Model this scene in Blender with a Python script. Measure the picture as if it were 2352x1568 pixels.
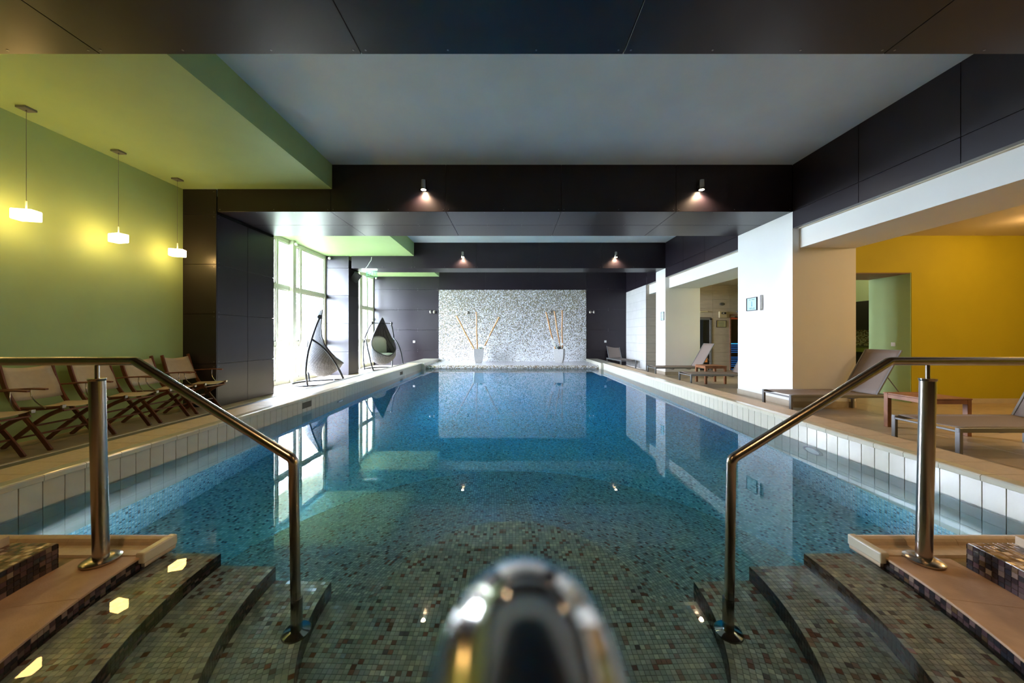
import bpy, math, random
from mathutils import Vector, Matrix
random.seed(7)
for o in list(bpy.data.objects): bpy.data.objects.remove(o)
S = bpy.context.scene
COL = S.collection
PI = math.pi

# ------------------------------------------------------------------ camera, world, light, exposure
# x right, y into the room, z up; the pool's water level is z = 0
CAM_H = 1.267
cam_d = bpy.data.cameras.new('camera'); cam = bpy.data.objects.new('camera', cam_d); COL.objects.link(cam)
cam.location = (0, 0, CAM_H); cam.rotation_euler = (PI/2, 0, 0)
cam_d.sensor_width = 36; cam_d.lens = 12.0; cam_d.shift_y = -12/2352; cam_d.shift_x = -1/2352
cam_d.clip_start = 0.01; cam_d.clip_end = 300
cam_d.dof.use_dof = True; cam_d.dof.focus_distance = 7.0; cam_d.dof.aperture_fstop = 2.6
S.camera = cam
S.view_settings.view_transform = 'Standard'; S.view_settings.look = 'None'
S.view_settings.gamma = 1; S.view_settings.use_curve_mapping = False
S.view_settings.exposure = 0.0
S.cycles.use_denoising = True
S.cycles.max_bounces = 14; S.cycles.transparent_max_bounces = 16
S.cycles.diffuse_bounces = 6; S.cycles.glossy_bounces = 6; S.cycles.transmission_bounces = 10
S.cycles.sample_clamp_indirect = 80.0
S.cycles.blur_glossy = 0.3

W = bpy.data.worlds.new('daylight'); S.world = W; W.use_nodes = True
bg = W.node_tree.nodes['Background']
bg.inputs[0].default_value = (0.76, 0.80, 1.0, 1); bg.inputs[1].default_value = 104

def lamp(name, kind, loc, energy, color, rot=(0, 0, 0), size=0.1, spot=None, parent=None, blend=.6, size_y=None):
    d = bpy.data.lights.new(name, kind); d.energy = energy; d.color = color
    if kind == 'AREA':
        d.size = size
        if size_y: d.shape = 'RECTANGLE'; d.size_y = size_y
    else: d.shadow_soft_size = size
    if kind == 'SPOT': d.spot_size = spot; d.spot_blend = blend
    o = bpy.data.objects.new(name, d); COL.objects.link(o); o.location = loc; o.rotation_euler = rot
    if parent: o.parent = parent
    return o
# sampling portals in the window openings of the left side (portals give no light of their own)
for (y0, y1) in ((7.95, 11.6), (12.45, 15.6)):
    p = lamp('window_portal', 'AREA', (-6.62, (y0+y1)/2, 2.0), 1, (1, 1, 1), (0, -PI/2, 0), 4.1, size_y=y1-y0)
    p.data.cycles.is_portal = True
WARM = (1.0, 0.58, 0.24); WARM2 = (1.0, 0.72, 0.42)

# ------------------------------------------------------------------ materials
def new_mat(name):
    m = bpy.data.materials.new(name); m.use_nodes = True
    nt = m.node_tree; b = nt.nodes['Principled BSDF']
    return m, nt, b
def nd(nt, t, **kw):
    n = nt.nodes.new(t)
    for k, v in kw.items(): setattr(n, k, v)
    return n
def plain(name, col, rough=.5, metal=0, spec=.5, noise=0, nscale=8, bump=0, bscale=60, coat=0, emit=None, es=0, stretch=None, brough=None):
    m, nt, b = new_mat(name)
    b.inputs['Base Color'].default_value = (*col, 1); b.inputs['Roughness'].default_value = rough
    b.inputs['Metallic'].default_value = metal; b.inputs['Specular IOR Level'].default_value = spec
    b.inputs['Coat Weight'].default_value = coat; b.inputs['Coat Roughness'].default_value = .1
    if emit: b.inputs['Emission Color'].default_value = (*emit, 1); b.inputs['Emission Strength'].default_value = es
    if noise or bump:
        tc = nd(nt, 'ShaderNodeTexCoord'); mp = nd(nt, 'ShaderNodeMapping')
        nt.links.new(tc.outputs['Object'], mp.inputs[0])
        if stretch: mp.inputs['Scale'].default_value = stretch
    if noise:
        n = nd(nt, 'ShaderNodeTexNoise'); n.inputs['Scale'].default_value = nscale; n.inputs['Detail'].default_value = 5
        nt.links.new(mp.outputs[0], n.inputs['Vector'])
        r = nd(nt, 'ShaderNodeMapRange'); r.inputs[1].default_value = .3; r.inputs[2].default_value = .7
        r.inputs[3].default_value = 1-noise; r.inputs[4].default_value = 1+noise
        nt.links.new(n.outputs[0], r.inputs[0])
        mx = nd(nt, 'ShaderNodeVectorMath', operation='SCALE'); mx.inputs[0].default_value = col
        nt.links.new(r.outputs[0], mx.inputs['Scale']); nt.links.new(mx.outputs[0], b.inputs['Base Color'])
    if bump:
        n = nd(nt, 'ShaderNodeTexNoise'); n.inputs['Scale'].default_value = bscale; n.inputs['Detail'].default_value = 3
        nt.links.new(mp.outputs[0], n.inputs['Vector'])
        bp = nd(nt, 'ShaderNodeBump'); bp.inputs['Strength'].default_value = bump; bp.inputs['Distance'].default_value = .004
        nt.links.new(n.outputs[0], bp.inputs['Height']); nt.links.new(bp.outputs[0], b.inputs['Normal'])
    return m

def mosaic(name, palette, grout, gw=.07, rough=.18, tilt=.05, height_mix=None, var=.25, depth_tint=None):
    """small glass tiles; the UV map counts tiles, each cell of it gets its own colour and tilt"""
    m, nt, b = new_mat(name); L = nt.links.new
    uv = nd(nt, 'ShaderNodeUVMap'); uv.uv_map = 'UVMap'
    fl = nd(nt, 'ShaderNodeVectorMath', operation='FLOOR'); L(uv.outputs[0], fl.inputs[0])
    fr = nd(nt, 'ShaderNodeVectorMath', operation='FRACTION'); L(uv.outputs[0], fr.inputs[0])
    wn = nd(nt, 'ShaderNodeTexWhiteNoise', noise_dimensions='2D'); L(fl.outputs[0], wn.inputs['Vector'])
    of = nd(nt, 'ShaderNodeVectorMath', operation='ADD'); of.inputs[1].default_value = (137.3, 71.9, 0); L(fl.outputs[0], of.inputs[0])
    wn2 = nd(nt, 'ShaderNodeTexWhiteNoise', noise_dimensions='2D'); L(of.outputs[0], wn2.inputs['Vector'])
    cr = nd(nt, 'ShaderNodeValToRGB'); cr.color_ramp.interpolation = 'CONSTANT'
    els = cr.color_ramp.elements; acc = 0; tot = sum(w for w, c in palette)
    for i, (w, c) in enumerate(palette):
        e = els[i] if i < 2 else els.new(acc)
        e.position = acc; e.color = (*c, 1); acc += w/tot
    val = wn.outputs['Value']
    if height_mix:       # the share of light tiles grows downwards, as the wall was laid
        geo = nd(nt, 'ShaderNodeTexCoord'); sp = nd(nt, 'ShaderNodeSeparateXYZ'); L(geo.outputs['Object'], sp.inputs[0])
        mr = nd(nt, 'ShaderNodeMapRange'); L(sp.outputs['Z'], mr.inputs[0])
        mr.inputs[1].default_value = height_mix[0]; mr.inputs[2].default_value = height_mix[1]
        mr.inputs[3].default_value = height_mix[2]; mr.inputs[4].default_value = height_mix[3]
        pw = nd(nt, 'ShaderNodeMath', operation='POWER'); L(val, pw.inputs[0]); L(mr.outputs[0], pw.inputs[1]); val = pw.outputs[0]
    L(val, cr.inputs[0])
    v2 = nd(nt, 'ShaderNodeMapRange'); L(wn2.outputs['Value'], v2.inputs[0]); v2.inputs[3].default_value = 1-var; v2.inputs[4].default_value = 1+var
    sc = nd(nt, 'ShaderNodeVectorMath', operation='SCALE'); L(cr.outputs[0], sc.inputs[0]); L(v2.outputs[0], sc.inputs['Scale'])
    if depth_tint:             # the tint of deepening water is painted into the tile colours along y
        y0, y1, pal2 = depth_tint; cr2 = nd(nt, 'ShaderNodeValToRGB'); cr2.color_ramp.interpolation = 'CONSTANT'; e2 = cr2.color_ramp.elements; acc = 0; tot = sum(w for w, c in pal2)
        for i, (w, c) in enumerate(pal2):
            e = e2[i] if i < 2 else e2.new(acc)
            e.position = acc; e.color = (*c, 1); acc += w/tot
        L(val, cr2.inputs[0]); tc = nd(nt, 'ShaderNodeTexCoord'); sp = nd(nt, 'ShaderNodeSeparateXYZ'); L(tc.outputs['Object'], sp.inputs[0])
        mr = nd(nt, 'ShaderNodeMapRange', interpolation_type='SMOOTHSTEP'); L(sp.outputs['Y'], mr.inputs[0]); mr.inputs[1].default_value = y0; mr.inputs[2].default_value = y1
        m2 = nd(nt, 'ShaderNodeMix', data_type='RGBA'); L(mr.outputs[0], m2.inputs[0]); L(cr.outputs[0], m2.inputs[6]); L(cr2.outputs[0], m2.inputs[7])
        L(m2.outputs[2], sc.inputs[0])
    sx = nd(nt, 'ShaderNodeSeparateXYZ'); L(fr.outputs[0], sx.inputs[0])
    def edge(o):
        a = nd(nt, 'ShaderNodeMath', operation='SUBTRACT'); L(o, a.inputs[0]); a.inputs[1].default_value = .5
        c = nd(nt, 'ShaderNodeMath', operation='ABSOLUTE'); L(a.outputs[0], c.inputs[0]); return c.outputs[0]
    mx = nd(nt, 'ShaderNodeMath', operation='MAXIMUM'); L(edge(sx.outputs[0]), mx.inputs[0]); L(edge(sx.outputs[1]), mx.inputs[1])
    gt = nd(nt, 'ShaderNodeMath', operation='GREATER_THAN'); L(mx.outputs[0], gt.inputs[0]); gt.inputs[1].default_value = .5-gw
    mix = nd(nt, 'ShaderNodeMix', data_type='RGBA'); L(gt.outputs[0], mix.inputs[0]); L(sc.outputs[0], mix.inputs[6]); mix.inputs[7].default_value = (*grout, 1)
    L(mix.outputs[2], b.inputs['Base Color'])
    rr = nd(nt, 'ShaderNodeMapRange'); L(gt.outputs[0], rr.inputs[0]); rr.inputs[3].default_value = rough; rr.inputs[4].default_value = .8
    L(rr.outputs[0], b.inputs['Roughness'])
    g = nd(nt, 'ShaderNodeNewGeometry')
    c0 = nd(nt, 'ShaderNodeVectorMath', operation='SUBTRACT'); L(wn2.outputs['Color'], c0.inputs[0]); c0.inputs[1].default_value = (.5, .5, .5)
    c1 = nd(nt, 'ShaderNodeVectorMath', operation='SCALE'); L(c0.outputs[0], c1.inputs[0]); c1.inputs['Scale'].default_value = tilt*2
    c2 = nd(nt, 'ShaderNodeVectorMath', operation='ADD'); L(g.outputs['Normal'], c2.inputs[0]); L(c1.outputs[0], c2.inputs[1])
    c3 = nd(nt, 'ShaderNodeVectorMath', operation='NORMALIZE'); L(c2.outputs[0], c3.inputs[0])
    L(c3.outputs[0], b.inputs['Normal'])
    b.inputs['Specular IOR Level'].default_value = .6
    return m

def wood(name, c1, c2, scale=(1, 1, 1), rough=.45):
    m, nt, b = new_mat(name); L = nt.links.new
    tc = nd(nt, 'ShaderNodeTexCoord'); mp = nd(nt, 'ShaderNodeMapping'); mp.inputs['Scale'].default_value = scale
    L(tc.outputs['Object'], mp.inputs[0])
    n = nd(nt, 'ShaderNodeTexNoise'); n.inputs['Scale'].default_value = 6; n.inputs['Detail'].default_value = 6; n.inputs['Distortion'].default_value = .6
    L(mp.outputs[0], n.inputs['Vector'])
    cr = nd(nt, 'ShaderNodeValToRGB'); cr.color_ramp.elements[0].position = .35; cr.color_ramp.elements[1].position = .65
    cr.color_ramp.elements[0].color = (*c1, 1); cr.color_ramp.elements[1].color = (*c2, 1)
    L(n.outputs[0], cr.inputs[0]); L(cr.outputs[0], b.inputs['Base Color']); b.inputs['Roughness'].default_value = rough
    return m

def wicker(name, c1, c2):
    m, nt, b = new_mat(name); L = nt.links.new
    uv = nd(nt, 'ShaderNodeUVMap'); uv.uv_map = 'UVMap'
    mp = nd(nt, 'ShaderNodeMapping'); L(uv.outputs[0], mp.inputs[0])
    ck = nd(nt, 'ShaderNodeTexBrick'); L(mp.outputs[0], ck.inputs['Vector'])
    ck.offset = .5; ck.inputs['Color1'].default_value = (*c1, 1); ck.inputs['Color2'].default_value = (*c2, 1)
    ck.inputs['Mortar'].default_value = (c1[0]*.16, c1[1]*.16, c1[2]*.16, 1)
    ck.inputs['Scale'].default_value = 1; ck.inputs['Mortar Size'].default_value = .12; ck.inputs['Brick Width'].default_value = 1.6; ck.inputs['Row Height'].default_value = 1.0
    L(ck.outputs['Color'], b.inputs['Base Color']); b.inputs['Roughness'].default_value = .5
    bp = nd(nt, 'ShaderNodeBump'); bp.inputs['Strength'].default_value = .6; bp.inputs['Distance'].default_value = .01; bp.invert = True
    L(ck.outputs['Fac'], bp.inputs['Height']); L(bp.outputs[0], b.inputs['Normal'])
    return m

def thin_glass(name, tint=(.93, .97, .96), fac=None):
    m = bpy.data.materials.new(name); m.use_nodes = True; nt = m.node_tree; nt.nodes.clear(); L = nt.links.new
    o = nd(nt, 'ShaderNodeOutputMaterial'); mx = nd(nt, 'ShaderNodeMixShader'); t = nd(nt, 'ShaderNodeBsdfTransparent'); g = nd(nt, 'ShaderNodeBsdfGlossy')
    f = nd(nt, 'ShaderNodeFresnel'); f.inputs[0].default_value = 1.45
    t.inputs[0].default_value = (*tint, 1); g.inputs['Roughness'].default_value = .02
    ge = nd(nt, 'ShaderNodeNewGeometry'); mr = nd(nt, 'ShaderNodeMapRange'); mr.inputs[3].default_value = 1.45; mr.inputs[4].default_value = 1.0
    L(ge.outputs['Backfacing'], mr.inputs[0]); L(mr.outputs[0], f.inputs[0])
    L(f.outputs[0], mx.inputs[0]); L(t.outputs[0], mx.inputs[1]); L(g.outputs[0], mx.inputs[2]); L(mx.outputs[0], o.inputs[0])
    return m

def water_mat():
    m = bpy.data.materials.new('pool_water'); m.use_nodes = True; nt = m.node_tree; nt.nodes.clear(); L = nt.links.new
    o = nd(nt, 'ShaderNodeOutputMaterial'); r = nd(nt, 'ShaderNodeBsdfRefraction'); g = nd(nt, 'ShaderNodeBsdfGlossy'); mx = nd(nt, 'ShaderNodeMixShader')
    r.inputs['IOR'].default_value = 1.33; r.inputs['Roughness'].default_value = 0; g.inputs['Roughness'].default_value = 0.012
    f = nd(nt, 'ShaderNodeFresnel'); f.inputs[0].default_value = 1.33
    tc = nd(nt, 'ShaderNodeTexCoord'); n = nd(nt, 'ShaderNodeTexNoise'); n.inputs['Scale'].default_value = 2.2; n.inputs['Detail'].default_value = 3
    L(tc.outputs['Object'], n.inputs['Vector'])
    bp = nd(nt, 'ShaderNodeBump'); bp.inputs['Strength'].default_value = .016; bp.inputs['Distance'].default_value = .03
    L(n.outputs[0], bp.inputs['Height'])
    for s in (r, g): L(bp.outputs[0], s.inputs['Normal'])
    L(f.outputs[0], mx.inputs[0]); L(r.outputs[0], mx.inputs[1]); L(g.outputs[0], mx.inputs[2]); L(mx.outputs[0], o.inputs[0])
    v = nd(nt, 'ShaderNodeVolumeAbsorption'); v.inputs[0].default_value = (.24, .85, .99, 1); v.inputs[1].default_value = .52
    L(v.outputs[0], o.inputs['Volume'])
    return m

M = {}
M['panel'] = plain('dark_panel', (.015, .010, .0155), .34, spec=.5, noise=.10, nscale=3, bump=.03, bscale=9, stretch=(1, 1, 1))
M['panel_back'] = plain('panel_joint', (.004, .004, .004), .9)
M['screw'] = plain('screw_head', (.25, .24, .25), .35, metal=.8)
M['green'] = plain('green_paint', (.38, .52, .24), .55, spec=.25, noise=.03, nscale=2, bump=.06, bscale=30)
M['yellow'] = plain('mustard_paint', (.44, .37, .02), .6, spec=.25, noise=.03, nscale=2)
M['grey_ceiling'] = plain('grey_blue_ceiling', (.66, .72, .76), .6, spec=.2, noise=.05, nscale=1.3, bump=.05, bscale=20)
M['white'] = plain('white_plaster', (.78, .77, .74), .6, spec=.25, noise=.015, nscale=2, bump=.04, bscale=40)
M['room_ceiling'] = plain('right_room_ceiling', (.62, .55, .42), .7)
M['skirt'] = plain('beige_skirting', (.52, .45, .36), .45, noise=.06, nscale=8)
M['floor'] = plain('beige_floor_tile', (.44, .35, .25), .38, noise=.09, nscale=3, bump=.05, bscale=50, stretch=(1, 5, 1))
M['joint'] = plain('dark_joint', (.20, .17, .13), .9)
M['joint_light'] = plain('ochre_grout', (.30, .23, .11), .9, noise=.2, nscale=20)
M['coping'] = plain('beige_coping', (.55, .42, .28), .5, noise=.08, nscale=30, bump=.15, bscale=180)
M['copinglip'] = plain('glazed_coping_lip', (.62, .58, .46), .2, noise=.04, nscale=12, coat=.3)
M['pooltile'] = plain('cream_pool_tile', (.53, .50, .40), .16, noise=.05, nscale=7, coat=.4)
M['slab'] = plain('sandstone_slab', (.46, .30, .19), .55, noise=.10, nscale=14, bump=.2, bscale=160)
M['walltile'] = plain('beige_wall_tile', (.50, .44, .35), .4, noise=.07, nscale=4, stretch=(1, 1, 4))
M['steel'] = plain('brushed_steel', (.42, .375, .325), .24, metal=1, noise=.05, nscale=30, stretch=(1, 1, .06))
M['chrome'] = plain('polished_steel', (.52, .48, .44), .09, metal=1)
M['alu'] = plain('grey_lacquered_aluminium', (.20, .20, .20), .4, metal=.3)
M['mesh'] = plain('taupe_sling_mesh', (.20, .155, .13), .7, noise=.05, nscale=60, bump=.25, bscale=400)
M['teak'] = wood('teak', (.20, .075, .03), (.30, .12, .05), (1, 1, 1))
M['teakdark'] = wood('dark_teak', (.11, .035, .018), (.18, .06, .03), (2, 2, .6), .35)
M['canvas'] = plain('beige_canvas', (.44, .37, .29), .85, noise=.04, nscale=20, bump=.15, bscale=300)
M['cushion'] = plain('cream_cushion', (.74, .76, .68), .8, bump=.1, bscale=30)
M['frame'] = plain('cream_window_frame', (.62, .62, .50), .45)
M['glass'] = thin_glass('window_glass')
M['dglass'] = thin_glass('dark_door_glass', (.10, .12, .15))
M['black'] = plain('matt_black', (.012, .012, .014), .5)
M['blacktube'] = plain('black_lacquered_tube', (.015, .017, .022), .3)
M['wick'] = wicker('grey_wicker', (.24, .24, .26), (.17, .165, .175))
M['wickdark'] = wicker('dark_wicker', (.16, .15, .16), (.10, .095, .10))
M['lampglow'] = plain('opal_glass_lit', (.9, .85, .75), .4, emit=(1, .60, .20), es=33)
M['bulb'] = plain('lamp_bulb', (.9, .8, .6), .4, emit=(1, .78, .5), es=90)
M['conc'] = plain('pale_concrete', (.42, .41, .39), .7, noise=.1, nscale=25, bump=.15, bscale=80)
M['bamboo'] = wood('bamboo', (.45, .22, .08), (.62, .35, .15), (1, 1, .5), .4)
M['flower'] = plain('white_petals', (.85, .85, .80), .6)
M['leaf'] = plain('green_leaf', (.04, .13, .05), .5, noise=.3)
M['plastic'] = plain('white_plastic', (.75, .75, .72), .35)
M['paper'] = plain('mint_sign_card', (.50, .72, .70), .6)
M['ink'] = plain('dark_teal_ink', (.03, .10, .12), .6)
M['blueink'] = plain('blue_ink', (.05, .25, .45), .6)
M['blacktrim'] = plain('black_picture_frame', (.015, .012, .012), .35)
M['grass'] = plain('lawn', (.15, .18, .12), .9, noise=.35, nscale=3)
M['ext'] = plain('cream_render_outside', (.70, .72, .62), .8)
M['brownwood'] = wood('weathered_wood', (.22, .10, .06), (.36, .18, .12))
M['led'] = plain('blue_led_slats', (.01, .02, .05), .4, emit=(.04, .30, 1.0), es=.35)
M['ledbright'] = plain('bright_blue_led', (.01, .05, .08), .4, emit=(.05, .55, 1.0), es=1.2)
M['redglow'] = plain('red_heater', (.2, .03, .01), .5, emit=(1, .18, .05), es=.12)
M['beigebox'] = plain('beige_plastic_box', (.55, .48, .30), .5)
M['parch'] = plain('parchment_notice', (.48, .45, .25), .6)
M['copper'] = plain('copper_lattice', (.6, .2, .07), .35, metal=.7, emit=(1, .35, .08), es=.25, noise=.5, nscale=60)
M['exitg'] = plain('green_exit_print', (.02, .30, .12), .5, emit=(.3, 1, .5), es=.6)
M['limecounter'] = plain('lime_counter', (.22, .28, .05), .5)

POOLPAL = [(4, (.52, .56, .47)), (3, (.64, .66, .54)), (3, (.44, .47, .41)), (.9, (.36, .27, .21)), (.8, (.26, .12, .075)), (2.4, (.50, .50, .44)), (1, (.66, .68, .55)), (.3, (.16, .13, .12))]
SLOPETINTPAL = [(4, (.42, .56, .51)), (3, (.52, .64, .58)), (3, (.36, .48, .46)), (.8, (.26, .24, .22)), (.7, (.20, .16, .15)), (2, (.52, .62, .57)), (.6, (.62, .74, .66))]  # tile colours with the teal of deepening water painted in
DEEPTINTPAL = [(5, (.14, .66, .97)), (4, (.18, .72, .98)), (3, (.12, .58, .92)), (1.2, (.08, .30, .45)), (1.2, (.28, .68, .80)), (.6, (.12, .20, .30))]  # tile colours with the bright blue of deep water painted in
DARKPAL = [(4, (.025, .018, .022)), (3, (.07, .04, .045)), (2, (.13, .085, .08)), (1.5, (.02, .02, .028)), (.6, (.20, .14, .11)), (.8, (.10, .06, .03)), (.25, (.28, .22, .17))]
BROWNPAL = [(3, (.12, .07, .04)), (3, (.20, .12, .07)), (2, (.30, .20, .13)), (2, (.07, .045, .03)), (.6, (.5, .38, .28))]
WALLPAL = [(1.6, (.16, .13, .04)), (1.2, (.12, .13, .15)), (.9, (.22, .15, .10)), (1.2, (.42, .42, .40)), (6, (.74, .75, .78))]
M['m_floor'] = mosaic('pool_floor_mosaic', POOLPAL, (.16, .165, .12), rough=.15, tilt=.045)
M['m_slope'] = mosaic('tinted_slope_mosaic', POOLPAL, (.14, .18, .15), rough=.15, tilt=.045, depth_tint=(2.6, 4.4, SLOPETINTPAL))
M['m_deep'] = mosaic('depth_tinted_mosaic', SLOPETINTPAL, (.12, .42, .55), rough=.15, tilt=.03, depth_tint=(3.2, 7.0, DEEPTINTPAL))
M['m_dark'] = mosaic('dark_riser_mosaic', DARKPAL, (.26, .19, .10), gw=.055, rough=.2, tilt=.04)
M['m_brown'] = mosaic('brown_tread_mosaic', BROWNPAL, (.26, .19, .10), gw=.055, rough=.2, tilt=.06)
M['m_wall'] = mosaic('wall_mosaic', WALLPAL, (.55, .54, .52), gw=.06, rough=.3, tilt=.04, height_mix=(.1, 3.3, .36, 2.4))
M['m_nose'] = mosaic('ledge_mosaic', [(2, (.20, .15, .07)), (1, (.10, .08, .07)), (1, (.30, .22, .17)), (3, (.62, .60, .58))], (.4, .36, .3), rough=.2)
M['water'] = water_mat()

# ------------------------------------------------------------------ mesh helpers
def props(o, label=None, cat=None, group=None, kind=None):
    if label: o['label'] = label
    if cat: o['category'] = cat
    if group: o['group'] = group
    if kind: o['kind'] = kind
    return o
def empty(name, loc=(0, 0, 0), label=None, cat=None, group=None, kind=None, rz=0):
    o = bpy.data.objects.new(name, None); COL.objects.link(o); o.location = loc; o.rotation_euler = (0, 0, rz); o.empty_display_size = .1
    return props(o, label, cat, group, kind)
class MB:
    def __init__(s): s.v = []; s.f = []; s.u = []; s.hasuv = False
    def add(s, vs, fs, uvs=None):
        n = len(s.v); s.v += [tuple(p) for p in vs]; s.f += [tuple(i+n for i in f) for f in fs]
        if uvs is None: s.u += [[(0, 0)]*len(f) for f in fs]
        else: s.u += uvs; s.hasuv = True
        return s
    def box(s, x0, x1, y0, y1, z0, z1):
        return s.add([(x0,y0,z0),(x1,y0,z0),(x1,y1,z0),(x0,y1,z0),(x0,y0,z1),(x1,y0,z1),(x1,y1,z1),(x0,y1,z1)],
                     [(0,3,2,1),(4,5,6,7),(0,1,5,4),(1,2,6,5),(2,3,7,6),(3,0,4,7)])
    def hexa(s, b, t):     # bottom 4, top 4
        return s.add(list(b)+list(t), [(3,2,1,0),(4,5,6,7),(0,1,5,4),(1,2,6,5),(2,3,7,6),(3,0,4,7)])
    def bar(s, p0, p1, w, h, up=(0, 0, 1)):
        p0 = Vector(p0); p1 = Vector(p1); d = (p1-p0).normalized(); up = Vector(up)
        if abs(d.dot(up)) > .98: up = Vector((1, 0, 0))
        a = d.cross(up).normalized(); c = a.cross(d).normalized()
        q = lambda p: [p-a*w/2-c*h/2, p+a*w/2-c*h/2, p+a*w/2+c*h/2, p-a*w/2+c*h/2]
        return s.hexa(q(p0), q(p1))
    def sweep(s, pts, w, h, up=(0, 1, 0)):   # flat bar bent along points
        pts = [Vector(p) for p in pts]; up = Vector(up); rings = []
        for i, p in enumerate(pts):
            d = (pts[min(i+1, len(pts)-1)]-pts[max(i-1, 0)]).normalized(); a = up.normalized(); c = d.cross(a).normalized()
            rings.append([p-a*w/2-c*h/2, p+a*w/2-c*h/2, p+a*w/2+c*h/2, p-a*w/2+c*h/2])
        v = [q for r in rings for q in r]; f = []
        for i in range(len(rings)-1):
            for k in range(4): f.append((4*i+k, 4*i+(k+1) % 4, 4*i+4+(k+1) % 4, 4*i+4+k))
        n = 4*(len(rings)-1); f += [(3, 2, 1, 0), (n, n+1, n+2, n+3)]
        return s.add(v, f)
    def tube(s, pts, r, n=10, closed=False, caps=True):
        pts = [Vector(p) for p in pts]; rings = []; N = len(pts); rs = r if isinstance(r, (list, tuple)) else [r]*N
        d0 = (pts[1]-pts[0]).normalized(); a = d0.orthogonal().normalized()
        for i, p in enumerate(pts):
            if closed: d = (pts[(i+1) % N]-pts[i-1]).normalized()
            else: d = (pts[min(i+1, N-1)]-pts[max(i-1, 0)]).normalized()
            a = (a-d*a.dot(d)).normalized(); b = d.cross(a)
            rings.append([p+(a*math.cos(2*PI*k/n)+b*math.sin(2*PI*k/n))*rs[i] for k in range(n)])
        v = [q for rg in rings for q in rg]; f = []
        for i in range(N if closed else N-1):
            j = (i+1) % N
            for k in range(n): f.append((i*n+k, i*n+(k+1) % n, j*n+(k+1) % n, j*n+k))
        if caps and not closed: f += [tuple(range(n-1, -1, -1)), tuple((N-1)*n+k for k in range(n))]
        return s.add(v, f)
    def lathe(s, prof, c=(0, 0, 0), n=20, axis='z'):
        v = []; f = []; cx, cy, cz = c
        for (r, z) in prof:
            for k in range(n):
                a = 2*PI*k/n
                if axis == 'z': v.append((cx+r*math.cos(a), cy+r*math.sin(a), cz+z))
                elif axis == 'y': v.append((cx+r*math.cos(a), cy+z, cz+r*math.sin(a)))
                else: v.append((cx+z, cy+r*math.cos(a), cz+r*math.sin(a)))
        for i in range(len(prof)-1):
            for k in range(n): f.append((i*n+k, i*n+(k+1) % n, (i+1)*n+(k+1) % n, (i+1)*n+k))
        m = (len(prof)-1)*n
        f += [tuple(range(n-1, -1, -1)), tuple(m+k for k in range(n))]
        return s.add(v, f)
    def uvquad(s, vs, uvs): return s.add(vs, [(0, 1, 2, 3)], [list(uvs)])
    def build(s, name, mat, parent=None, kind=None, smooth=False, bevel=0, label=None, cat=None, group=None, world=False, seg=1):
        me = bpy.data.meshes.new(name); vs = s.v
        if parent is not None and world:
            l = parent.location; vs = [(a-l.x, b-l.y, c-l.z) for a, b, c in vs]
        me.from_pydata(vs, [], s.f); me.update()
        if s.hasuv:
            uvl = me.uv_layers.new(name='UVMap'); k = 0; flat = []
            for f in s.u:
                for q in f: flat += [q[0], q[1]]
            uvl.data.foreach_set('uv', flat)
        me.materials.append(M[mat] if isinstance(mat, str) else mat)
        if smooth:
            me.polygons.foreach_set('use_smooth', [True]*len(me.polygons))
            try: me.set_sharp_from_angle(angle=math.radians(42))
            except Exception: pass
        o = bpy.data.objects.new(name, me); COL.objects.link(o)
        if parent is not None: o.parent = parent
        if bevel:
            b = o.modifiers.new('bevel', 'BEVEL'); b.width = bevel; b.segments = seg; b.limit_method = 'ANGLE'
        return props(o, label, cat, group, kind)
def copy_tree(o, parent=None):
    c = o.copy(); COL.objects.link(c)
    if parent is not None: c.parent = parent
    for ch in [x for x in bpy.data.objects if x.parent == o and x != c]: copy_tree(ch, c)
    return c
def B(*a): return MB().box(*a)
def struct(name, mb, mat, label, **k): return mb.build(name, mat, kind='structure', label=label, cat=k.pop('cat', None), **k)
# ------------------------------------------------------------------ dimensions read off the photograph
ZF = -.058            # floor
ZK = .243             # top of the pool kerb
PX = 3.48             # half width of the pool
B1A, B1B = -2.20, 2.81 # beams across the pool
B2A, B2B = 6.36, 7.90
B3A, B3B = 11.65, 12.41
BACK = 15.67
ZB = 3.587            # underside of the beams
ZC = 4.463            # grey ceiling
ZG = 4.009            # green soffit
XW = -6.40            # window plane
XG = -6.14            # green wall
XL = -5.52            # face of the left piers
XR = 5.22             # face of the right pillars
XH, XH2 = 5.354, 6.40 # white lintel
ZH0, ZH1 = 2.914, 3.279
ZR = 3.265            # ceiling of the rooms on the right
YT = 13.35            # tiled end wall on the right
XE = 10.6             # far right wall

# ------------------------------------------------------------------ floors
fl = struct('floor', MB().box(-6.5, -4.08, -6, BACK+.1, ZF-.3, ZF-.012).box(3.9, XE+.1, -6, BACK+.1, ZF-.3, ZF-.012), 'joint',
            'beige tiled deck floor lower than the pool kerb on both sides')
def floor_slabs(x0, x1, y0, y1, dx, dy, parent, lim=300):
    proto = None; ny = int(round((y1-y0)/dy)); nx = int(math.ceil((x1-x0)/dx-.01))
    for j in range(ny):
        for i in range(nx):
            xa = x0+i*dx; xb = min(xa+dx, x1)
            if proto is None or abs((xb-xa)-dx) > 1e-4:
                q = B(.002, xb-xa-.002, .002, dy-.002, -.012, 0).build('floor_tile', 'floor', parent)
                if proto is None: proto = q
            else:
                q = proto.copy(); COL.objects.link(q)
            q.location = (xa, y0+j*dy, ZF+random.uniform(-.0006, .0006))
floor_slabs(3.9, XE, 2.2, 13.4, .6, .6, fl)
floor_slabs(-6.5, -4.08, 2.2, 15.4, .6, .6, fl)
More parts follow.
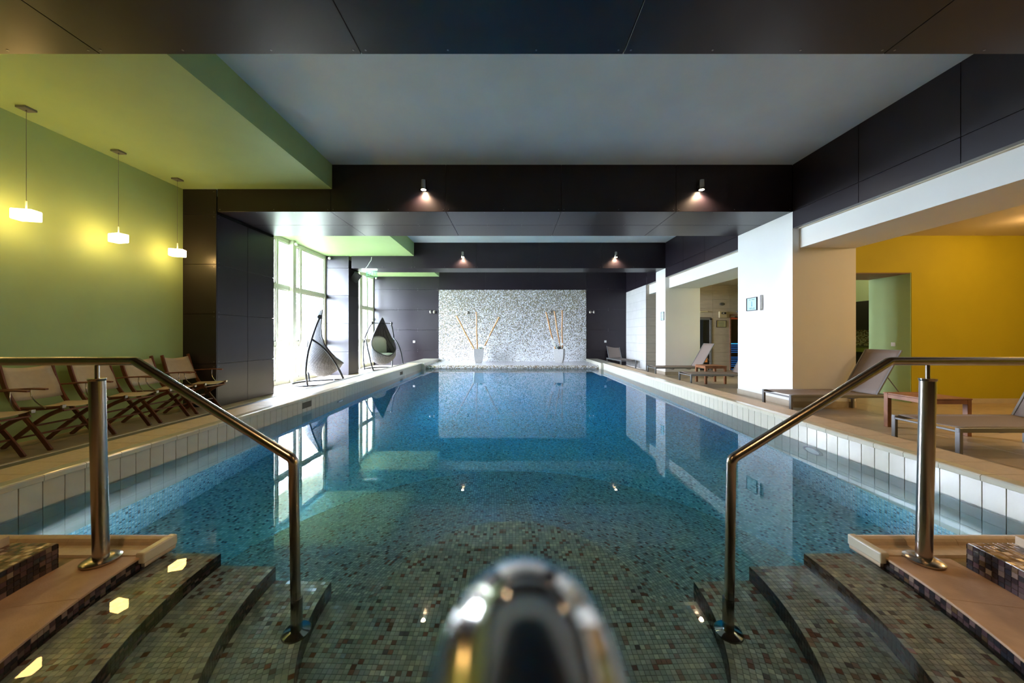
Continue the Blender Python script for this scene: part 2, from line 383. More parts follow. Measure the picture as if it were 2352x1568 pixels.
MB().box(3.9, XE, -6, 2.2, ZF-.012, ZF).box(-6.5, -4.08, -6, 2.2, ZF-.012, ZF).box(3.9, XR, 13.4, BACK, ZF-.012, ZF).box(-6.5, -4.08, 15.4, BACK, ZF-.012, ZF).build('floor_margin', 'floor', fl)

# ------------------------------------------------------------------ ceilings
ce = struct('ceiling', MB().box(-3.36, XR+.2, -6, BACK+.2, ZC, ZC+.2), 'grey_ceiling', 'pale grey blue ceiling high over the pool')
sof = struct('ceiling_soffit', MB().box(-6.6, -3.36, -6, BACK+.2, ZG, ZC+.2), 'green', 'lime green lowered ceiling strip along the window side')
struct('ceiling_side_room', MB().box(XH-.05, XE+.2, -6, YT+.2, ZR, ZR+.2), 'room_ceiling', 'low warm toned ceiling of the lounge on the right')

# ------------------------------------------------------------------ dark clad beams
def panel(parent, x0, x1, y0, y1, z0, z1, name='panel'):
    return B(x0, x1, y0, y1, z0, z1).build(name, 'panel', parent, bevel=.0015)
g = .004
def beam(y0, y1, xj, x0, x1, label, lower=True):
    r = empty('beam', (0, 0, 0), label, 'beam', kind='structure')
    B(x0, x1, y0+.02, y1-.02, ZB+.02, ZC).build('core', 'panel_back', r)
    xs = [x0]+[x for x in xj if x0 < x < x1]+[x1]
    sc = MB()
    for a, b in zip(xs[:-1], xs[1:]):
        top = ZC-.001 if (a+b)/2 > -3.36 else ZG-.001
        for (ya, yb) in ((y0, y0+.02), (y1-.02, y1)):
            panel(r, a+g, b-g, ya, yb, ZB+.002, top)
        ym = y0+(y1-y0)*.5 if lower else None
        segs = ((y0+.002, ym-g), (ym+g, y1-.002)) if ym else ((y0+.002, y1-.002),)
        for ya, yb in segs:
            panel(r, a+g, b-g, ya, yb, ZB, ZB+.02)
            for xx in (a+.05, (a*2+b)/3, (a+2*b)/3, b-.05):
                for yy in (ya+.04, yb-.04): sc.lathe([(.008, -.003), (.008, .001)], (xx, yy, ZB), 6)
        for xx in (a+.05, (a+b)/2, b-.05):
            sc.lathe([(.008, -.003), (.008, .001)], (xx, y0, ZB+.04), 6, 'y')
    sc.build('screws', 'screw', r, kind='stuff')
    return r
XJ = [-5.5, -3.39, -1.24, .91, 3.05]
beam(B1A, B1B, XJ, XG, XR+.16, 'dark clad beam across the top of the view, nearest to the camera', lower=False)
beam(B2A, B2B, XJ, XL+.02, XR+.0, 'dark clad beam carrying the two nearer lit wall lamps')
beam(B3A, B3B, XJ, XL+.02, XR+.0, 'dark clad beam carrying the two farther lit wall lamps', lower=False)

# fascia of dark panels above the right-hand openings
fa = empty('fascia', (0, 0, 0), 'long dark panelled band above the white lintels on the right', 'cladding', kind='structure')
B(XR+.02, XH, -6, BACK, ZH1+.02, ZC).build('core', 'panel_back', fa)
for (ya, yb) in ((B1B, B2A), (B2B, B3A), (B3B, BACK)):
    ys = [ya]; y = yb-1.21
    cuts = []
    while y > ya+.3: cuts.append(y); y -= 1.175
    ys += sorted(cuts)+[yb]
    for a, b in zip(ys[:-1], ys[1:]):
        panel(fa, XR, XR+.02, a+.003, b-.003, ZB+.004, ZC-.002)
        panel(fa, XR, XR+.02, a+.003, b-.003, ZH1, ZB-.004)
B(XR-.002, XH+.02, -6, B1B, ZH1, ZC-.002).build('panel', 'panel', fa)
for ya, yb in ((B1B, B2A), (B2B, B3A), (B3B, BACK)): B(XR, XH, ya, yb, ZH1-.004, ZH1-.001).build('trim', 'alu', fa)

# ------------------------------------------------------------------ left side: green wall, piers, windows
wl = struct('wall_left', MB().box(XG-.3, XG, 1.5, B2A, ZF-.1, ZG), 'green', 'lime green wall behind the folding deck chairs')
struct('wall_left_rear', MB().box(XG-.4, XG, -6.2, 1.5, ZF-.1, ZG), 'green', 'green wall beside the stairs, outside the view')
def pier(y0, y1, xf, xb, label, vj, zj):
    r = empty('pier', (0, 0, 0), label, 'pillar', kind='structure')
    B(xb, xf-.02, y0+.02, y1-.02, ZF, ZB+.3).build('core', 'panel_back', r)
    zs = [ZF]+[z for z in zj]+[ZG if True else ZB]
    sc = MB()
    for a, b in zip(zs[:-1], zs[1:]):
        panel(r, xb, xf, y0, y0+.02, a+.003, b-.003)          # front
        panel(r, xb, xf, y1-.02, y1, a+.003, b-.003)
        bb = min(b, ZB)
        if bb > a+.1:
            ys = [y0+.02]+vj+[y1-.02]
            for p, q in zip(ys[:-1], ys[1:]): panel(r, xf-.02, xf, p+.003, q-.003, a+.003, bb-.003)
        for zz in (a+.04, b-.05):
            sc.lathe([(.007, -.002), (.007, .002)], (xf-.04, y0, zz), 6, 'y')
            for yy in (y0+.06, y1-.06): sc.lathe([(.007, -.002), (.007, .002)], (xf, yy, min(zz, ZB-.05)), 6, 'x')
    sc.build('screws', 'screw', r, kind='stuff')
    return r
pier(B2A, B2B, XL, XW-.1, 'dark panelled pier beside the folding chairs, nearer of the two on the left', [7.12], [.75, 1.68, 2.61, 3.54])
pier(B3A, B3B, XL-.07, XW-.1, 'dark panelled pier between the two tall windows', [], [.74, 1.70, 2.66, 3.595])

def window(name, y0, y1, vert, thick, zt, label, door=None):
    r = empty(name, (XW, y0, ZF), label, 'window', kind='structure')
    hz = [ZF+.06, zt[0], zt[1], ZG-.06]
    fr = MB()
    for z in hz: fr.box(XW-.04, XW+.03, y0, y1, z-.055, z+.055)
    fr.build('window_frame', 'frame', r, world=True, bevel=.004)
    ys = [y0+.04]+vert+[y1-.04]
    for y in ys: B(XW-.045, XW+.035, y-.05, y+.05, ZF, ZG).build('mullion', 'frame', r, world=True, bevel=.004)
    for y in thick: B(XW-.02, XW+.14, y-.075, y+.075, ZF, ZG).build('post', 'frame', r, world=True, bevel=.006)
    for a, b in zip(ys[:-1], ys[1:]):
        for z0, z1 in zip(hz[:-1], hz[1:]):
            m = MB(); e = .05; w = .03
            m.box(XW-.03, XW+.01, a+e, a+e+w, z0+.055, z1-.055).box(XW-.03, XW+.01, b-e-w, b-e, z0+.055, z1-.055)
            m.box(XW-.03, XW+.01, a+e, b-e, z0+.055, z0+.055+w).box(XW-.03, XW+.01, a+e, b-e, z1-.055-w, z1-.055)
            s = m.build('sash', 'frame', r, world=True)
            p = B(XW-.012, XW-.008, a+e+w, b-e-w, z0+.08, z1-.08); pl = p.build('pane', 'glass', s)
            pl.location = -(Vector((XW, y0, ZF)))
    return r
w1 = window('window_1', B2B, B3A, [8.55, 9.25, 10.28], [9.82], (1.07, 2.63), 'tall cream framed window beside the nearer wicker swing chair')
w2 = window('window_2', B3B, BACK, [13.1, 13.75, 14.45, 15.0], [14.1], (1.07, 2.50), 'tall cream framed glazed door and window beside the farther wicker swing chair')
MB().box(XW+.03, XW+.06, 15.52, 15.56, 1.0, 1.12).box(XW+.03, XW+.05, 15.52, 15.56, 2.0, 2.1).box(XW+.03, XW+.05, 15.52, 15.56, .3, .4).build('door_hinge', 'alu', w2, world=True)
for y in (9.78, 11.55): MB().lathe([(.03, 0), (.045, .02), (.045, .05), (.03, .07)], (XW+.17, y, ZG-.1), 12, 'x').build('blind_bracket', 'plastic', w1, world=True, smooth=True)
MB().lathe([(.03, 0), (.045, .02), (.045, .05), (.03, .07)], (XW+.17, 15.5, ZG-.1), 12, 'x').build('blind_bracket', 'plastic', w2, world=True, smooth=True)

# ------------------------------------------------------------------ back wall
bw = empty('wall_back', (0, 0, 0), 'dark panelled end wall beyond the pool', None, kind='structure')
B(XW-.1, XR+.3, BACK+.03, BACK+.3, ZF-.3, ZC+.1).build('core', 'panel_back', bw)
zz = [ZF, .611, 1.555, 2.486, 3.416, 4.46]
sc = MB()
for a, b in zip(zz[:-1], zz[1:]):
    panel(bw, XW, -3.38, BACK, BACK+.03, a+.003, min(b, ZG)-.003)
    panel(bw, 3.38, XR+.02, BACK, BACK+.03, a+.003, b-.003)
    for x in (-5.25, -4.35, -3.45, 3.45, 4.4):
        for z in (a+.04, b-.04): sc.lathe([(.01, -.003), (.01, .001)], (x, BACK, z), 6, 'y')
sc.build('screws', 'screw', bw, kind='stuff')
for x0, x1 in ((-3.38, -1.24), (-1.24, .91), (.91, 3.38)): panel(bw, x0+.003, x1-.003, BACK, BACK+.03, 3.40, ZC)
P = .030
def uvrect(x0, x1, z0, z1, y): return [(x0, y, z0), (x1, y, z0), (x1, y, z1), (x0, y, z1)], [(x0/P, z0/P), (x1/P, z0/P), (x1/P, z1/P), (x0/P, z1/P)]
mp = MB().box(-3.38, 3.38, BACK-.02, BACK+.03, 0, 3.39)
vs, us = uvrect(-3.38, 3.38, .05, 3.39, BACK-.021); mp.uvquad(vs, us)
mp.build('mosaic_panel', 'm_wall', bw, label='pale mosaic panel fading to olive grey at the top')

# ledge with the rounded nose
lg = empty('pool_ledge', (0, 0, 0), 'mosaic ledge with rounded nose at the far end of the pool', 'ledge', kind='structure')
m = MB(); NY = 13.42
m.uvquad([(-3.4, NY, .125), (3.4, NY, .125), (3.4, BACK-.02, .125), (-3.4, BACK-.02, .125)], [(0, 0), (6.8/P, 0), (6.8/P, 2.25/P), (0, 2.25/P)])
m.build('ledge_top', mosaic('ledge_top_mosaic', [(1, (.30, .25, .24)), (5, (.62, .60, .64)), (2, (.5, .47, .5))], (.5, .48, .5), rough=.14), lg)
m = MB(); k = 14
for i in range(k):
    a0 = PI/2+PI*i/k; a1 = PI/2+PI*(i+1)/k
    q = lambda a: (NY+.085*math.cos(a), .04+.085*math.sin(a))
    (ya, za), (yb, zb) = q(a0), q(a1); x0, x1 = -3.44, 3.44
    m.uvquad([(x0, ya, za), (x0, yb, zb), (x1, yb, zb), (x1, ya, za)], [(0, i*.7), (0, i*.7+.7), (6.88/P, i*.7+.7), (6.88/P, i*.7)])
m.build('ledge_nose', 'm_nose', lg, smooth=True)
B(-3.44, 3.44, NY, BACK, -1.6, .12).build('ledge_body', 'pooltile', lg)

# ------------------------------------------------------------------ right side: pillars, lintels, rooms
def pillar(y0, y1, label):
    r = empty('pillar', (XR, y0, ZF), label, 'pillar', kind='structure')
    B(XR, XH2, y0, y1, ZF, ZR).build('shaft', 'white', r, world=True)
    B(XR, XH, y0, y1, ZR, ZB+.001).build('shaft_head', 'white', r, world=True)
    MB().box(XR-.012, XH2+.004, y0-.012, y0, ZF, ZF+.115).box(XR-.012, XR, y0, y1+.01, ZF, ZF+.115).build('skirting', 'skirt', r, world=True, bevel=.002)
    return r
pillar(B2A, B2B, 'broad white pillar with the black framed sign and silver strip')
pillar(B3A, B3B, 'slim looking white pillar with the small farther sign')
for i, (ya, yb) in enumerate(((-6, B2A), (B2B, B3A), (B3B, YT))):
    struct('lintel', MB().box(XH, XH2, ya, yb, ZH0, ZR+.05), 'white', ['white lintel over the opening to the mustard lounge, nearest', 'white lintel between the two white pillars', 'short white lintel beyond the farther pillar'][i], cat='lintel')
# mustard wall with the deep doorway
YM = 6.78
ym = struct('wall_mustard', MB().box(7.93, XE+.2, YM, YM+.80, ZF, ZR).box(XH2-.01, 7.93, YM, YM+.80, 2.53, ZR), 'yellow', 'mustard yellow wall of the lounge with a deep doorway')
struct('doorway_reveal', MB().box(7.915, 7.931, YM+.01, YM+.80, ZF, 2.53), 'green', 'green painted side of the deep doorway')
struct('doorway_soffit', MB().box(XH2, 7.915, YM+.01, YM+.80, 2.515, 2.532), plain('taupe_paint', (.25, .16, .11), .6), 'taupe underside of the doorway')
struct('baseboard_mustard', B(7.93, XE, YM-.012, YM, ZF, ZF+.09), 'skirt', 'beige skirting under the mustard wall')
struct('wall_right', B(XE, XE+.2, -6, YT+.2, ZF-.2, ZR+.1), 'yellow', 'side wall of the right lounge outside the view')
struct('wall_front', MB().box(-6.6, XE+.2, -6.2, -6, ZF-.5, ZC+.1), 'panel', 'wall behind the camera')
# tiled end wall on the right
te = empty('wall_tiled', (0, 0, 0), 'beige tiled end wall with the sauna and steam doors', None, kind='structure')
B(XR+.03, XE, YT+.02, YT+.4, ZF-.1, ZR+.1).build('grout', 'joint', te)
DOORS = ((6.6, 7.80, 1.96), (8.52, 9.4, 2.10))
tz = [ZF+.345*i for i in range(10)]+[ZR]
for j in range(len(tz)-1):
    z0, z1 = tz[j], min(tz[j+1], ZR)
    if z1-z0 < .02: continue
    x = XR+.02
    edges = sorted(set([XR+.02, XE]+[7.83-.667*k for k in range(0, 4)]+[7.83+.667*k for k in range(1, 5)]))
    for a, b in zip(edges[:-1], edges[1:]):
        parts = [(a, b)]
        for (da, db, dz) in DOORS:
            if z0 < dz-.1:
                nn = []
                for p, q in parts:
                    if q <= da or p >= db: nn.append((p, q))
                    else:
                        if p < da: nn.append((p, da))
                        if q > db: nn.append((db, q))
                parts = nn
        for p, q in parts:
            if q-p > .03: B(p+.003, q-.003, YT, YT+.02, z0+.003, z1-.003).build('wall_tile', 'walltile', te)
# tiled flank that faces the pool
tf = empty('wall_tiled_flank', (0, 0, 0), 'pale tiled wall beside the farthest lounger', None, kind='structure')
B(XR+.012, XR+.03, YT, BACK, ZF, ZH1).build('grout', 'joint', tf)
yy = [YT, 13.75, 14.40, 15.05, BACK]
M['walltile2'] = plain('pale_wall_tile', (.66, .64, .61), .35, noise=.05, nscale=3)
for j in range(10):
    z0 = ZF+.345*j; z1 = min(z0+.345, ZH1)
    if z1-z0 < .05: continue
    for a, b in zip(yy[:-1], yy[1:]): B(XR, XR+.014, a+.003, b-.003, z0+.003, z1-.003).build('wall_tile', 'walltile2', tf)

# sauna and steam doors in that wall
sd = empty('steam_door', (7.2, YT, ZF), 'dark glass steam room door standing ajar in an aluminium frame', 'door')
MB().box(7.72, 7.80, YT-.02, YT+.06, ZF, 1.97).box(6.6, 7.80, YT-.02, YT+.06, 1.91, 1.97).build('door_frame', 'alu', sd, world=True, bevel=.004)
MB().box(7.64, 7.70, YT+.02, YT+.10, ZF, 1.86).box(7.5, 7.70, YT+.02, YT+.10, 1.84, 1.88).build('inner_frame', 'walltile', sd, world=True)
B(6.62, 7.44, YT-.03, YT, ZF+.02, 1.90).build('door_leaf', plain('dark_blue_glass', (.03, .035, .045), .15), sd, world=True)
B(6.6, 7.7, YT+.015, YT+.018, ZF, 1.9).build('dark_inside', 'black', sd, world=True)
B(7.46, 7.62, YT-.01, YT+.014, .25, .62).build('copper_lantern', 'copper', sd, world=True)
ir = empty('infrared_cabin', (8.9, YT, ZF), 'infrared cabin doorway with blue lit slats and a red heater', 'sauna')
MB().box(8.49, 8.53, YT-.03, YT+.3, ZF, 2.12).box(8.49, 9.4, YT-.03, YT+.3, 2.08, 2.12).build('door_frame', 'brownwood', ir, world=True)
B(8.53, 9.4, YT+.018, YT+.02, ZF, 2.08).build('inner_panel', plain('dark_cedar', (.03, .014, .010), .5), ir, world=True)
for i, z in enumerate([.98, .92, .85, .78, .71, .64, .45, .38, .31, .24, .17, .10, -.02]):
    B(8.56, 9.4, YT-.002, YT+.016, z-.011, z+.011).build('lit_slat', 'ledbright' if i == 0 else 'led', ir, world=True)
B(8.56, 8.80, YT-.002, YT+.016, 1.93, 2.0).build('heater', 'redglow', ir, world=True)
MB().box(8.7, 9.3, YT-.01, YT+.016, 1.99, 2.04).build('vent', 'black', ir, world=True)
# fittings on the tiled wall
def xz(px, py, Y): return (px-1177)*Y/784, CAM_H+(772-py)*Y/784
x, z = xz(1658.5, 698, YT); m = MB().lathe([(.10, -.012), (.11, -.006), (.11, 0)], (0, 0, 0), 24, 'y')
m.v = [(x+a, YT+b, z+c*.55) for a, b, c in m.v]
o = m.build('oval_sign', 'alu', smooth=True, label='small oval metal sign high on the tiled wall', cat='sign')
x, z = xz(1659, 722.5, YT); cb = empty('control_box', (x, YT, z), 'beige control box on the tiled wall above the framed notice', 'control panel')
B(-.145, .145, -.07, 0, -.125, .125).build('housing', 'beigebox', cb, bevel=.01, seg=2); B(-.07, .11, -.075, -.07, .02, .09).build('display', 'black', cb)
B(-.03, .03, -.078, -.074, .04, .07).build('digits', 'plastic', cb)
x, z = xz(1656.5, 743.5, YT); nb = empty('framed_notice', (x, YT, z), 'small framed parchment notice under the control box', 'sign')
MB().box(-.19, .19, -.02, 0, .12, .135).box(-.19, .19, -.02, 0, -.135, -.12).box(-.19, -.175, -.02, 0, -.12, .12).box(.175, .19, -.02, 0, -.12, .12).build('frame', 'blacktrim', nb)
B(-.175, .175, -.01, 0, -.12, .12).build('notice_sheet', 'parch', nb)
for i in range(5): B(-.12, .12 if i % 2 else .09, -.012, -.01, .06-.035*i, .068-.035*i).build('print_line', 'ink', nb)
for i, (xa, xb, y) in enumerate(((1606, 1624, 715.5), (1691, 1699, 715.5))):
    a, z = xz(xa, y, YT); b, _ = xz(xb, y, YT)
    MB().box(a, b, YT-.06, YT, z-.03, z+.03).build('strip_light', 'beigebox' if i == 0 else 'alu', cat='lamp', bevel=.01,
        label=['long beige strip lamp above the steam room door', 'short strip lamp above the infrared cabin door'][i])

# kitchenette seen through the doorway
YK = 11.0
struct('wall_kitchen', B(8.2, XE, YK-.0, YK+.2, ZF, ZR), 'green', 'green wall of the small bar room beyond the doorway')
struct('wall_partition', MB().box(8.1, 8.2, YM+1.6, YK, ZF, ZR), 'green', 'partition beside the bar room')
kt = empty('bar_unit', (9.8, 8.9, ZF), 'dark wall cupboard over a mosaic splashback and lime counter beyond the doorway', 'kitchen unit')

# ------------------------------------------------------------------ pool: kerbs, walls, floor
def kerb(side, x_out, label):
    s = side; r = empty('pool_kerb', (0, 0, 0), label, 'kerb', kind='structure')
    X = lambda a: s*a
    def bx(a, b, y0, y1, z0, z1): return B(min(X(a), X(b)), max(X(a), X(b)), y0, y1, z0, z1)
    bx(PX+.012, x_out, -1, BACK, ZF-.3, ZK-.012).build('kerb_body', 'joint_light', r)
    bx(3.38, PX+.012, 13.05, BACK, -1.6, ZK-.004).build('kerb_body', 'pooltile', r)
    bx(3.375, x_out, 13.05, BACK, ZK-.012, ZK+.002).build('coping_end', 'copinglip', r, bevel=.004)
    proto = pt = tl = None; t2 = MB()
    n = 0; y = -.22
    w = .125
    while y < 13.0:
        if n % 2 == 0:
            if proto is None:
                m = MB(); a, b = PX-.012, PX+.10; zz0, zz1 = .196-ZK, 0
                prof = [(PX+.10, -.012), (PX+.012, -.012), (PX+.012, -.047), (PX-.01, -.047), (PX-.014, -.012), (PX-.006, -.003), (PX+.006, 0), (PX+.10, 0)]
                v = [(X(p), .002, q) for p, q in prof]+[(X(p), 2*w-.002, q) for p, q in prof]
                k = len(prof); f = [tuple(range(k)), tuple(range(2*k-1, k-1, -1))]+[(i, i+k, (i+1) % k+k, (i+1) % k) for i in range(k)]
                if s < 0: f = [t[::-1] for t in f]
                m.add(v, f); proto = q1 = m.build('coping_tile', 'copinglip', r)
                pt = q2 = bx(PX+.102, x_out-(.0 if s > 0 else .14), .0015, 2*w*1.0-.0015, -.012, 0).build('coping_slab', 'coping', r)
                tl = B(min(X(PX), X(PX+.012)), max(X(PX), X(PX+.012)), .002, w-.002, -.244, 0)
                tl = tl.build('wall_tile', 'pooltile', r, bevel=.0015)
            else:
                q1 = proto.copy(); q2 = pt.copy(); COL.objects.link(q1); COL.objects.link(q2)
            q1.location = (0, y, ZK); q2.location = (0, y, ZK-.0)
        if n == 0: q3 = tl
        else: q3 = tl.copy(); COL.objects.link(q3)
        q3.location = (0, y, ZK-.05)
        for k in (1, 2, 3): t2.box(min(X(PX), X(PX+.012)), max(X(PX), X(PX+.012)), y+.002, y+w-.002, ZK-.05-.248*k-.244, ZK-.05-.248*k)
        y += w; n += 1
    t2.build('lower_wall_tiles', 'pooltile', r, kind='stuff')
    # mosaic below the tiles
    m = MB(); y0, y1 = -.3, 13.4; za, zb = -1.6, ZK-1.04; Q = .025
    m.uvquad([(X(PX+.008), y0, za), (X(PX+.008), y1, za), (X(PX+.008), y1, zb), (X(PX+.008), y0, zb)], [(y0/Q, za/Q), (y1/Q, za/Q), (y1/Q, zb/Q), (y0/Q, zb/Q)])
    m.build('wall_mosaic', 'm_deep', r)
    if s < 0:
        bx(x_out-.138, x_out-.02, -1, 13.05, ZK-.012, ZK-.006).build('drain_strip', plain('dark_drain_strip', (.05, .055, .055), .4), r)
        bx(x_out-.02, x_out, -1, 13.05, ZK-.012, ZK).build('drain_edge', 'copinglip', r)
    return r
kr = kerb(1, 3.90, 'cream tiled pool kerb with beige coping, right side of the pool')
kl = kerb(-1, 4.08, 'cream tiled pool kerb with beige coping, left side of the pool')
# water inlet in the left kerb, underwater lamp niches, stamped marker
for yy in (6.05, 11.05):
    y0 = 3.48*784/(1177-(705 if yy < 7 else 922))
    o = MB().box(-PX-.01, -PX+.002, y0-.13, y0+.13, .06, .16).build('skimmer_slot', plain('brown_slot', (.07, .06, .03), .6), label=['square brown skimmer slot in the left kerb, nearer one', 'square brown skimmer slot in the left kerb, farther one'][yy > 7], cat='slot')
def wall_light(side, y, label):
    x = side*PX; r = empty('underwater_lamp', (x, y, -.22), label, 'pool lamp')
    MB().lathe([(.13, 0), (.13, .012), (.10, .022), (.095, .012)], (0, 0, 0), 28, 'x').build('ring', 'alu', r, smooth=True)
    MB().lathe([(.095, .012), (.06, .018), (.01, .020)], (0, 0, 0), 28, 'x').build('lens', 'plastic', r, smooth=True)
    r.rotation_euler = (0, 0, 0 if side < 0 else PI)
    return r
wall_light(1, 3.95, 'round unlit underwater lamp in the right pool wall')
wall_light(-1, 6.9, 'round unlit underwater lamp in the left pool wall')

CY = 2.0; Q = .025
FD, FD2, RC0, RC1 = -.53, -1.45, .80, 2.62
pf = empty('pool_floor', (0, 0, 0), 'mosaic pool floor sloping down from the stairs to the deep end', None, kind='structure')
m = MB()
m.uvquad([(-3.6, -1, FD2), (3.6, -1, FD2), (3.6, 13.5, FD2), (-3.6, 13.5, FD2)], [(-3.6/Q, -1/Q), (3.6/Q, -1/Q), (3.6/Q, 13.5/Q), (-3.6/Q, 13.5/Q)])
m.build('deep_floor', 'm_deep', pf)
m = MB(); nr = int((RC1-RC0)/Q)
zr = lambda r: FD if r < RC0 else FD+(FD2-FD)*min(1, (r-RC0)/(RC1-RC0))
for i in range(nr+1):
    r0 = RC0+i*Q; r1 = r0+Q; n = int(round(2*PI*(r0+r1)/2/Q)); K = 64
    for k in range(K):
        a0 = -.08*PI+1.16*PI*k/K; a1 = -.08*PI+1.16*PI*(k+1)/K
        u0, u1 = a0/(2*PI)*n+i*3.37, a1/(2*PI)*n+i*3.37
        pt = lambda r, a: (r*math.cos(a), CY+r*math.sin(a), zr(r))
        m.uvquad([pt(r0, a0), pt(r1, a0), pt(r1, a1), pt(r0, a1)], [(u0, i+500), (u0, i+501), (u1, i+501), (u1, i+500)])
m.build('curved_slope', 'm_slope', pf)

def tile_at(mb, pts, zfun, uv, th=.002, inset=.05):
    """one glass tile: four corners (x, y, z) on the surface, raised by th along the normal zfun"""
    c = sum((Vector(p) for p in pts), Vector())/4; nrm = Vector(zfun)
    a = [Vector(p)+(c-Vector(p))*inset*1.0 for p in pts]; b = [p+(c-p)*.05+nrm*th for p in a]
    mb.add([*a, *b], [(4, 5, 6, 7), (0, 1, 5, 4), (1, 2, 6, 5), (2, 3, 7, 6), (3, 0, 4, 7)], [[uv]*4]*5)
def lay(tiles, mat, parent, lim=300, seed=0):
    """tiles: (distance, corners, normal); the nearest ones are parts of their own, the rest one mass"""
    tiles = sorted(tiles, key=lambda t: t[0]); rest = MB()
    for i, (d, pts, nrm) in enumerate(tiles):
        uv = (random.randint(0, 4000)+.5, random.randint(0, 4000)+.5)
        if i < lim:
            q = MB(); tile_at(q, pts, nrm, uv); q.build('mosaic_tile', mat, parent)
        else: tile_at(rest, pts, nrm, uv)
    if rest.v: rest.build('mosaic_tiles', mat, parent, kind='stuff')
FR = lambda x, y, z: (y > .8*1.0) and abs(x)/y < 1.62 and (CAM_H-z*.75)/y < 1.14   # roughly inside the view
def dist(x, y, z): return math.sqrt(x*x+y*y+(CAM_H-z)**2)
# flat pad at the foot of the stairs
pad = MB(); n = 64
ring = [(1.1*math.cos(2*PI*k/n), CY+1.1*math.sin(2*PI*k/n)) for k in range(n)]
ring = [(x, y) if y < CY else (x/1.1*RC0*1.005, CY+(y-CY)/1.1*RC0*1.005) for x, y in ring]
pad.v = [(x, y, FD-.0005) for x, y in ring]; pad.f = [tuple(range(n))]; pad.u = [[(0, 0)]*n]
M['grout_pool'] = plain('pool_grout', (.12, .12, .085), .9)
padroot = pad.build('pool_floor_pad', 'grout_pool', pf)
tl = []
for i in range(-44, 44):
    for j in range(int(.9/Q), int(2.85/Q)):
        x, y = (i+.5)*Q, (j+.5)*Q; rr = math.hypot(x, y-CY)
        if (rr < RC0+.012 if y > CY else rr < 1.09) and FR(x, y, FD):
            tl.append((dist(x, y, FD), [(i*Q, j*Q, FD), (i*Q+Q, j*Q, FD), (i*Q+Q, j*Q+Q, FD), (i*Q, j*Q+Q, FD)], (0, 0, 1)))
lay(tl, 'm_floor', pf)

# curved steps
YE = 2.03
def arc_solid(r0, r1, z0, z1, ye, K=72, a_lo=None):
    """ring sector behind the plane y = ye, from r0 outwards to r1"""
    m = MB(); n = K
    def angs(r):
        a = math.asin(min(1, (ye-CY)/r)); return PI-a, 2*PI+a
    v = []
    for k in range(n+1):
        for r in (r0, r1):
            s, e = angs(r); a = s+(e-s)*k/n
            x, y = r*math.cos(a), CY+r*math.sin(a)
            v += [(x, y, z0), (x, y, z1)]
    f = []
    for k in range(n):
        b = 4*k; c = b+4
        f += [(b, b+1, c+1, c), (b+1, b+3, c+3, c+1), (b+2, c+2, c+3, b+3)]
    f += [(0, 2, 3, 1), (4*n, 4*n+1, 4*n+3, 4*n+2)]
    m.add(v, f); return m
def arc_tiles(ra, rb, z, ye, riser_r, rz0, rz1):
    t = []; r = []
    nr = max(1, int(round((rb-ra)/Q))); dr = (rb-ra)/nr
    for i in range(nr):
        r0 = ra+i*dr; r1 = r0+dr; n = int(round(2*PI*(r0+r1)/2/Q)); da = 2*PI/n
        off = PI-math.asin((ye-CY)/r0)
        for k in range(n//2+3):
            for sgn in (0, 1):
                a0 = off+k*da if sgn == 0 else 3*PI-off-k*da-da
                if k*da > PI/2: continue
                a1 = a0+da; P4 = [(r0*math.cos(a0), CY+r0*math.sin(a0), z), (r1*math.cos(a0), CY+r1*math.sin(a0), z), (r1*math.cos(a1), CY+r1*math.sin(a1), z), (r0*math.cos(a1), CY+r0*math.sin(a1), z)]
                cx = sum(p[0] for p in P4)/4; cy = sum(p[1] for p in P4)/4
                if FR(cx, cy, z): t.append((dist(cx, cy, z), P4[::-1], (0, 0, 1)))
    nz = max(1, int(round((rz1-rz0)/Q))); dz = (rz1-rz0)/nz; rr = riser_r-.0008; n = int(round(2*PI*rr/Q)); da = 2*PI/n
    off = PI-math.asin((ye-CY)/rr)
    for j in range(nz):
        for k in range(n//4+1):
            for sgn in (0, 1):
                a0 = off+k*da if sgn == 0 else 3*PI-off-k*da-da
                a1 = a0+da; c, s = math.cos((a0+a1)/2), math.sin((a0+a1)/2); z0 = rz0+j*dz
                if FR(rr*c, CY+rr*s, z0):
                    A = (rr*math.cos(a0), CY+rr*math.sin(a0)); Bq = (rr*math.cos(a1), CY+rr*math.sin(a1))
                    r.append((dist(rr*c, CY+rr*s, z0), [(*A, z0), (*A, z0+dz), (*Bq, z0+dz), (*Bq, z0)], (-c, -s, 0)))
    return t, r
RS = [2.05, 1.735, 1.41, 1.08]; ZS = [.058, -.055, -.21, -.37]
names = ['highest and widest submerged step of the curved mosaic stairs', 'middle submerged step of the curved mosaic stairs', 'lowest submerged step of the curved mosaic stairs']
for i in (1, 2, 3):
    zb_ = ZS[i+1] if i < 3 else FD
    o = arc_solid(RS[i], RS[i-1]+.02, FD2 if i == 3 else FD2, ZS[i], YE).build('pool_step', 'grout_pool', kind='structure', label=names[i-1], cat='step')
    t, r = arc_tiles(RS[i], RS[i-1], ZS[i], YE, RS[i], zb_, ZS[i]-.001)
    lay(t, 'm_floor', o); lay(r, 'm_dark', o)
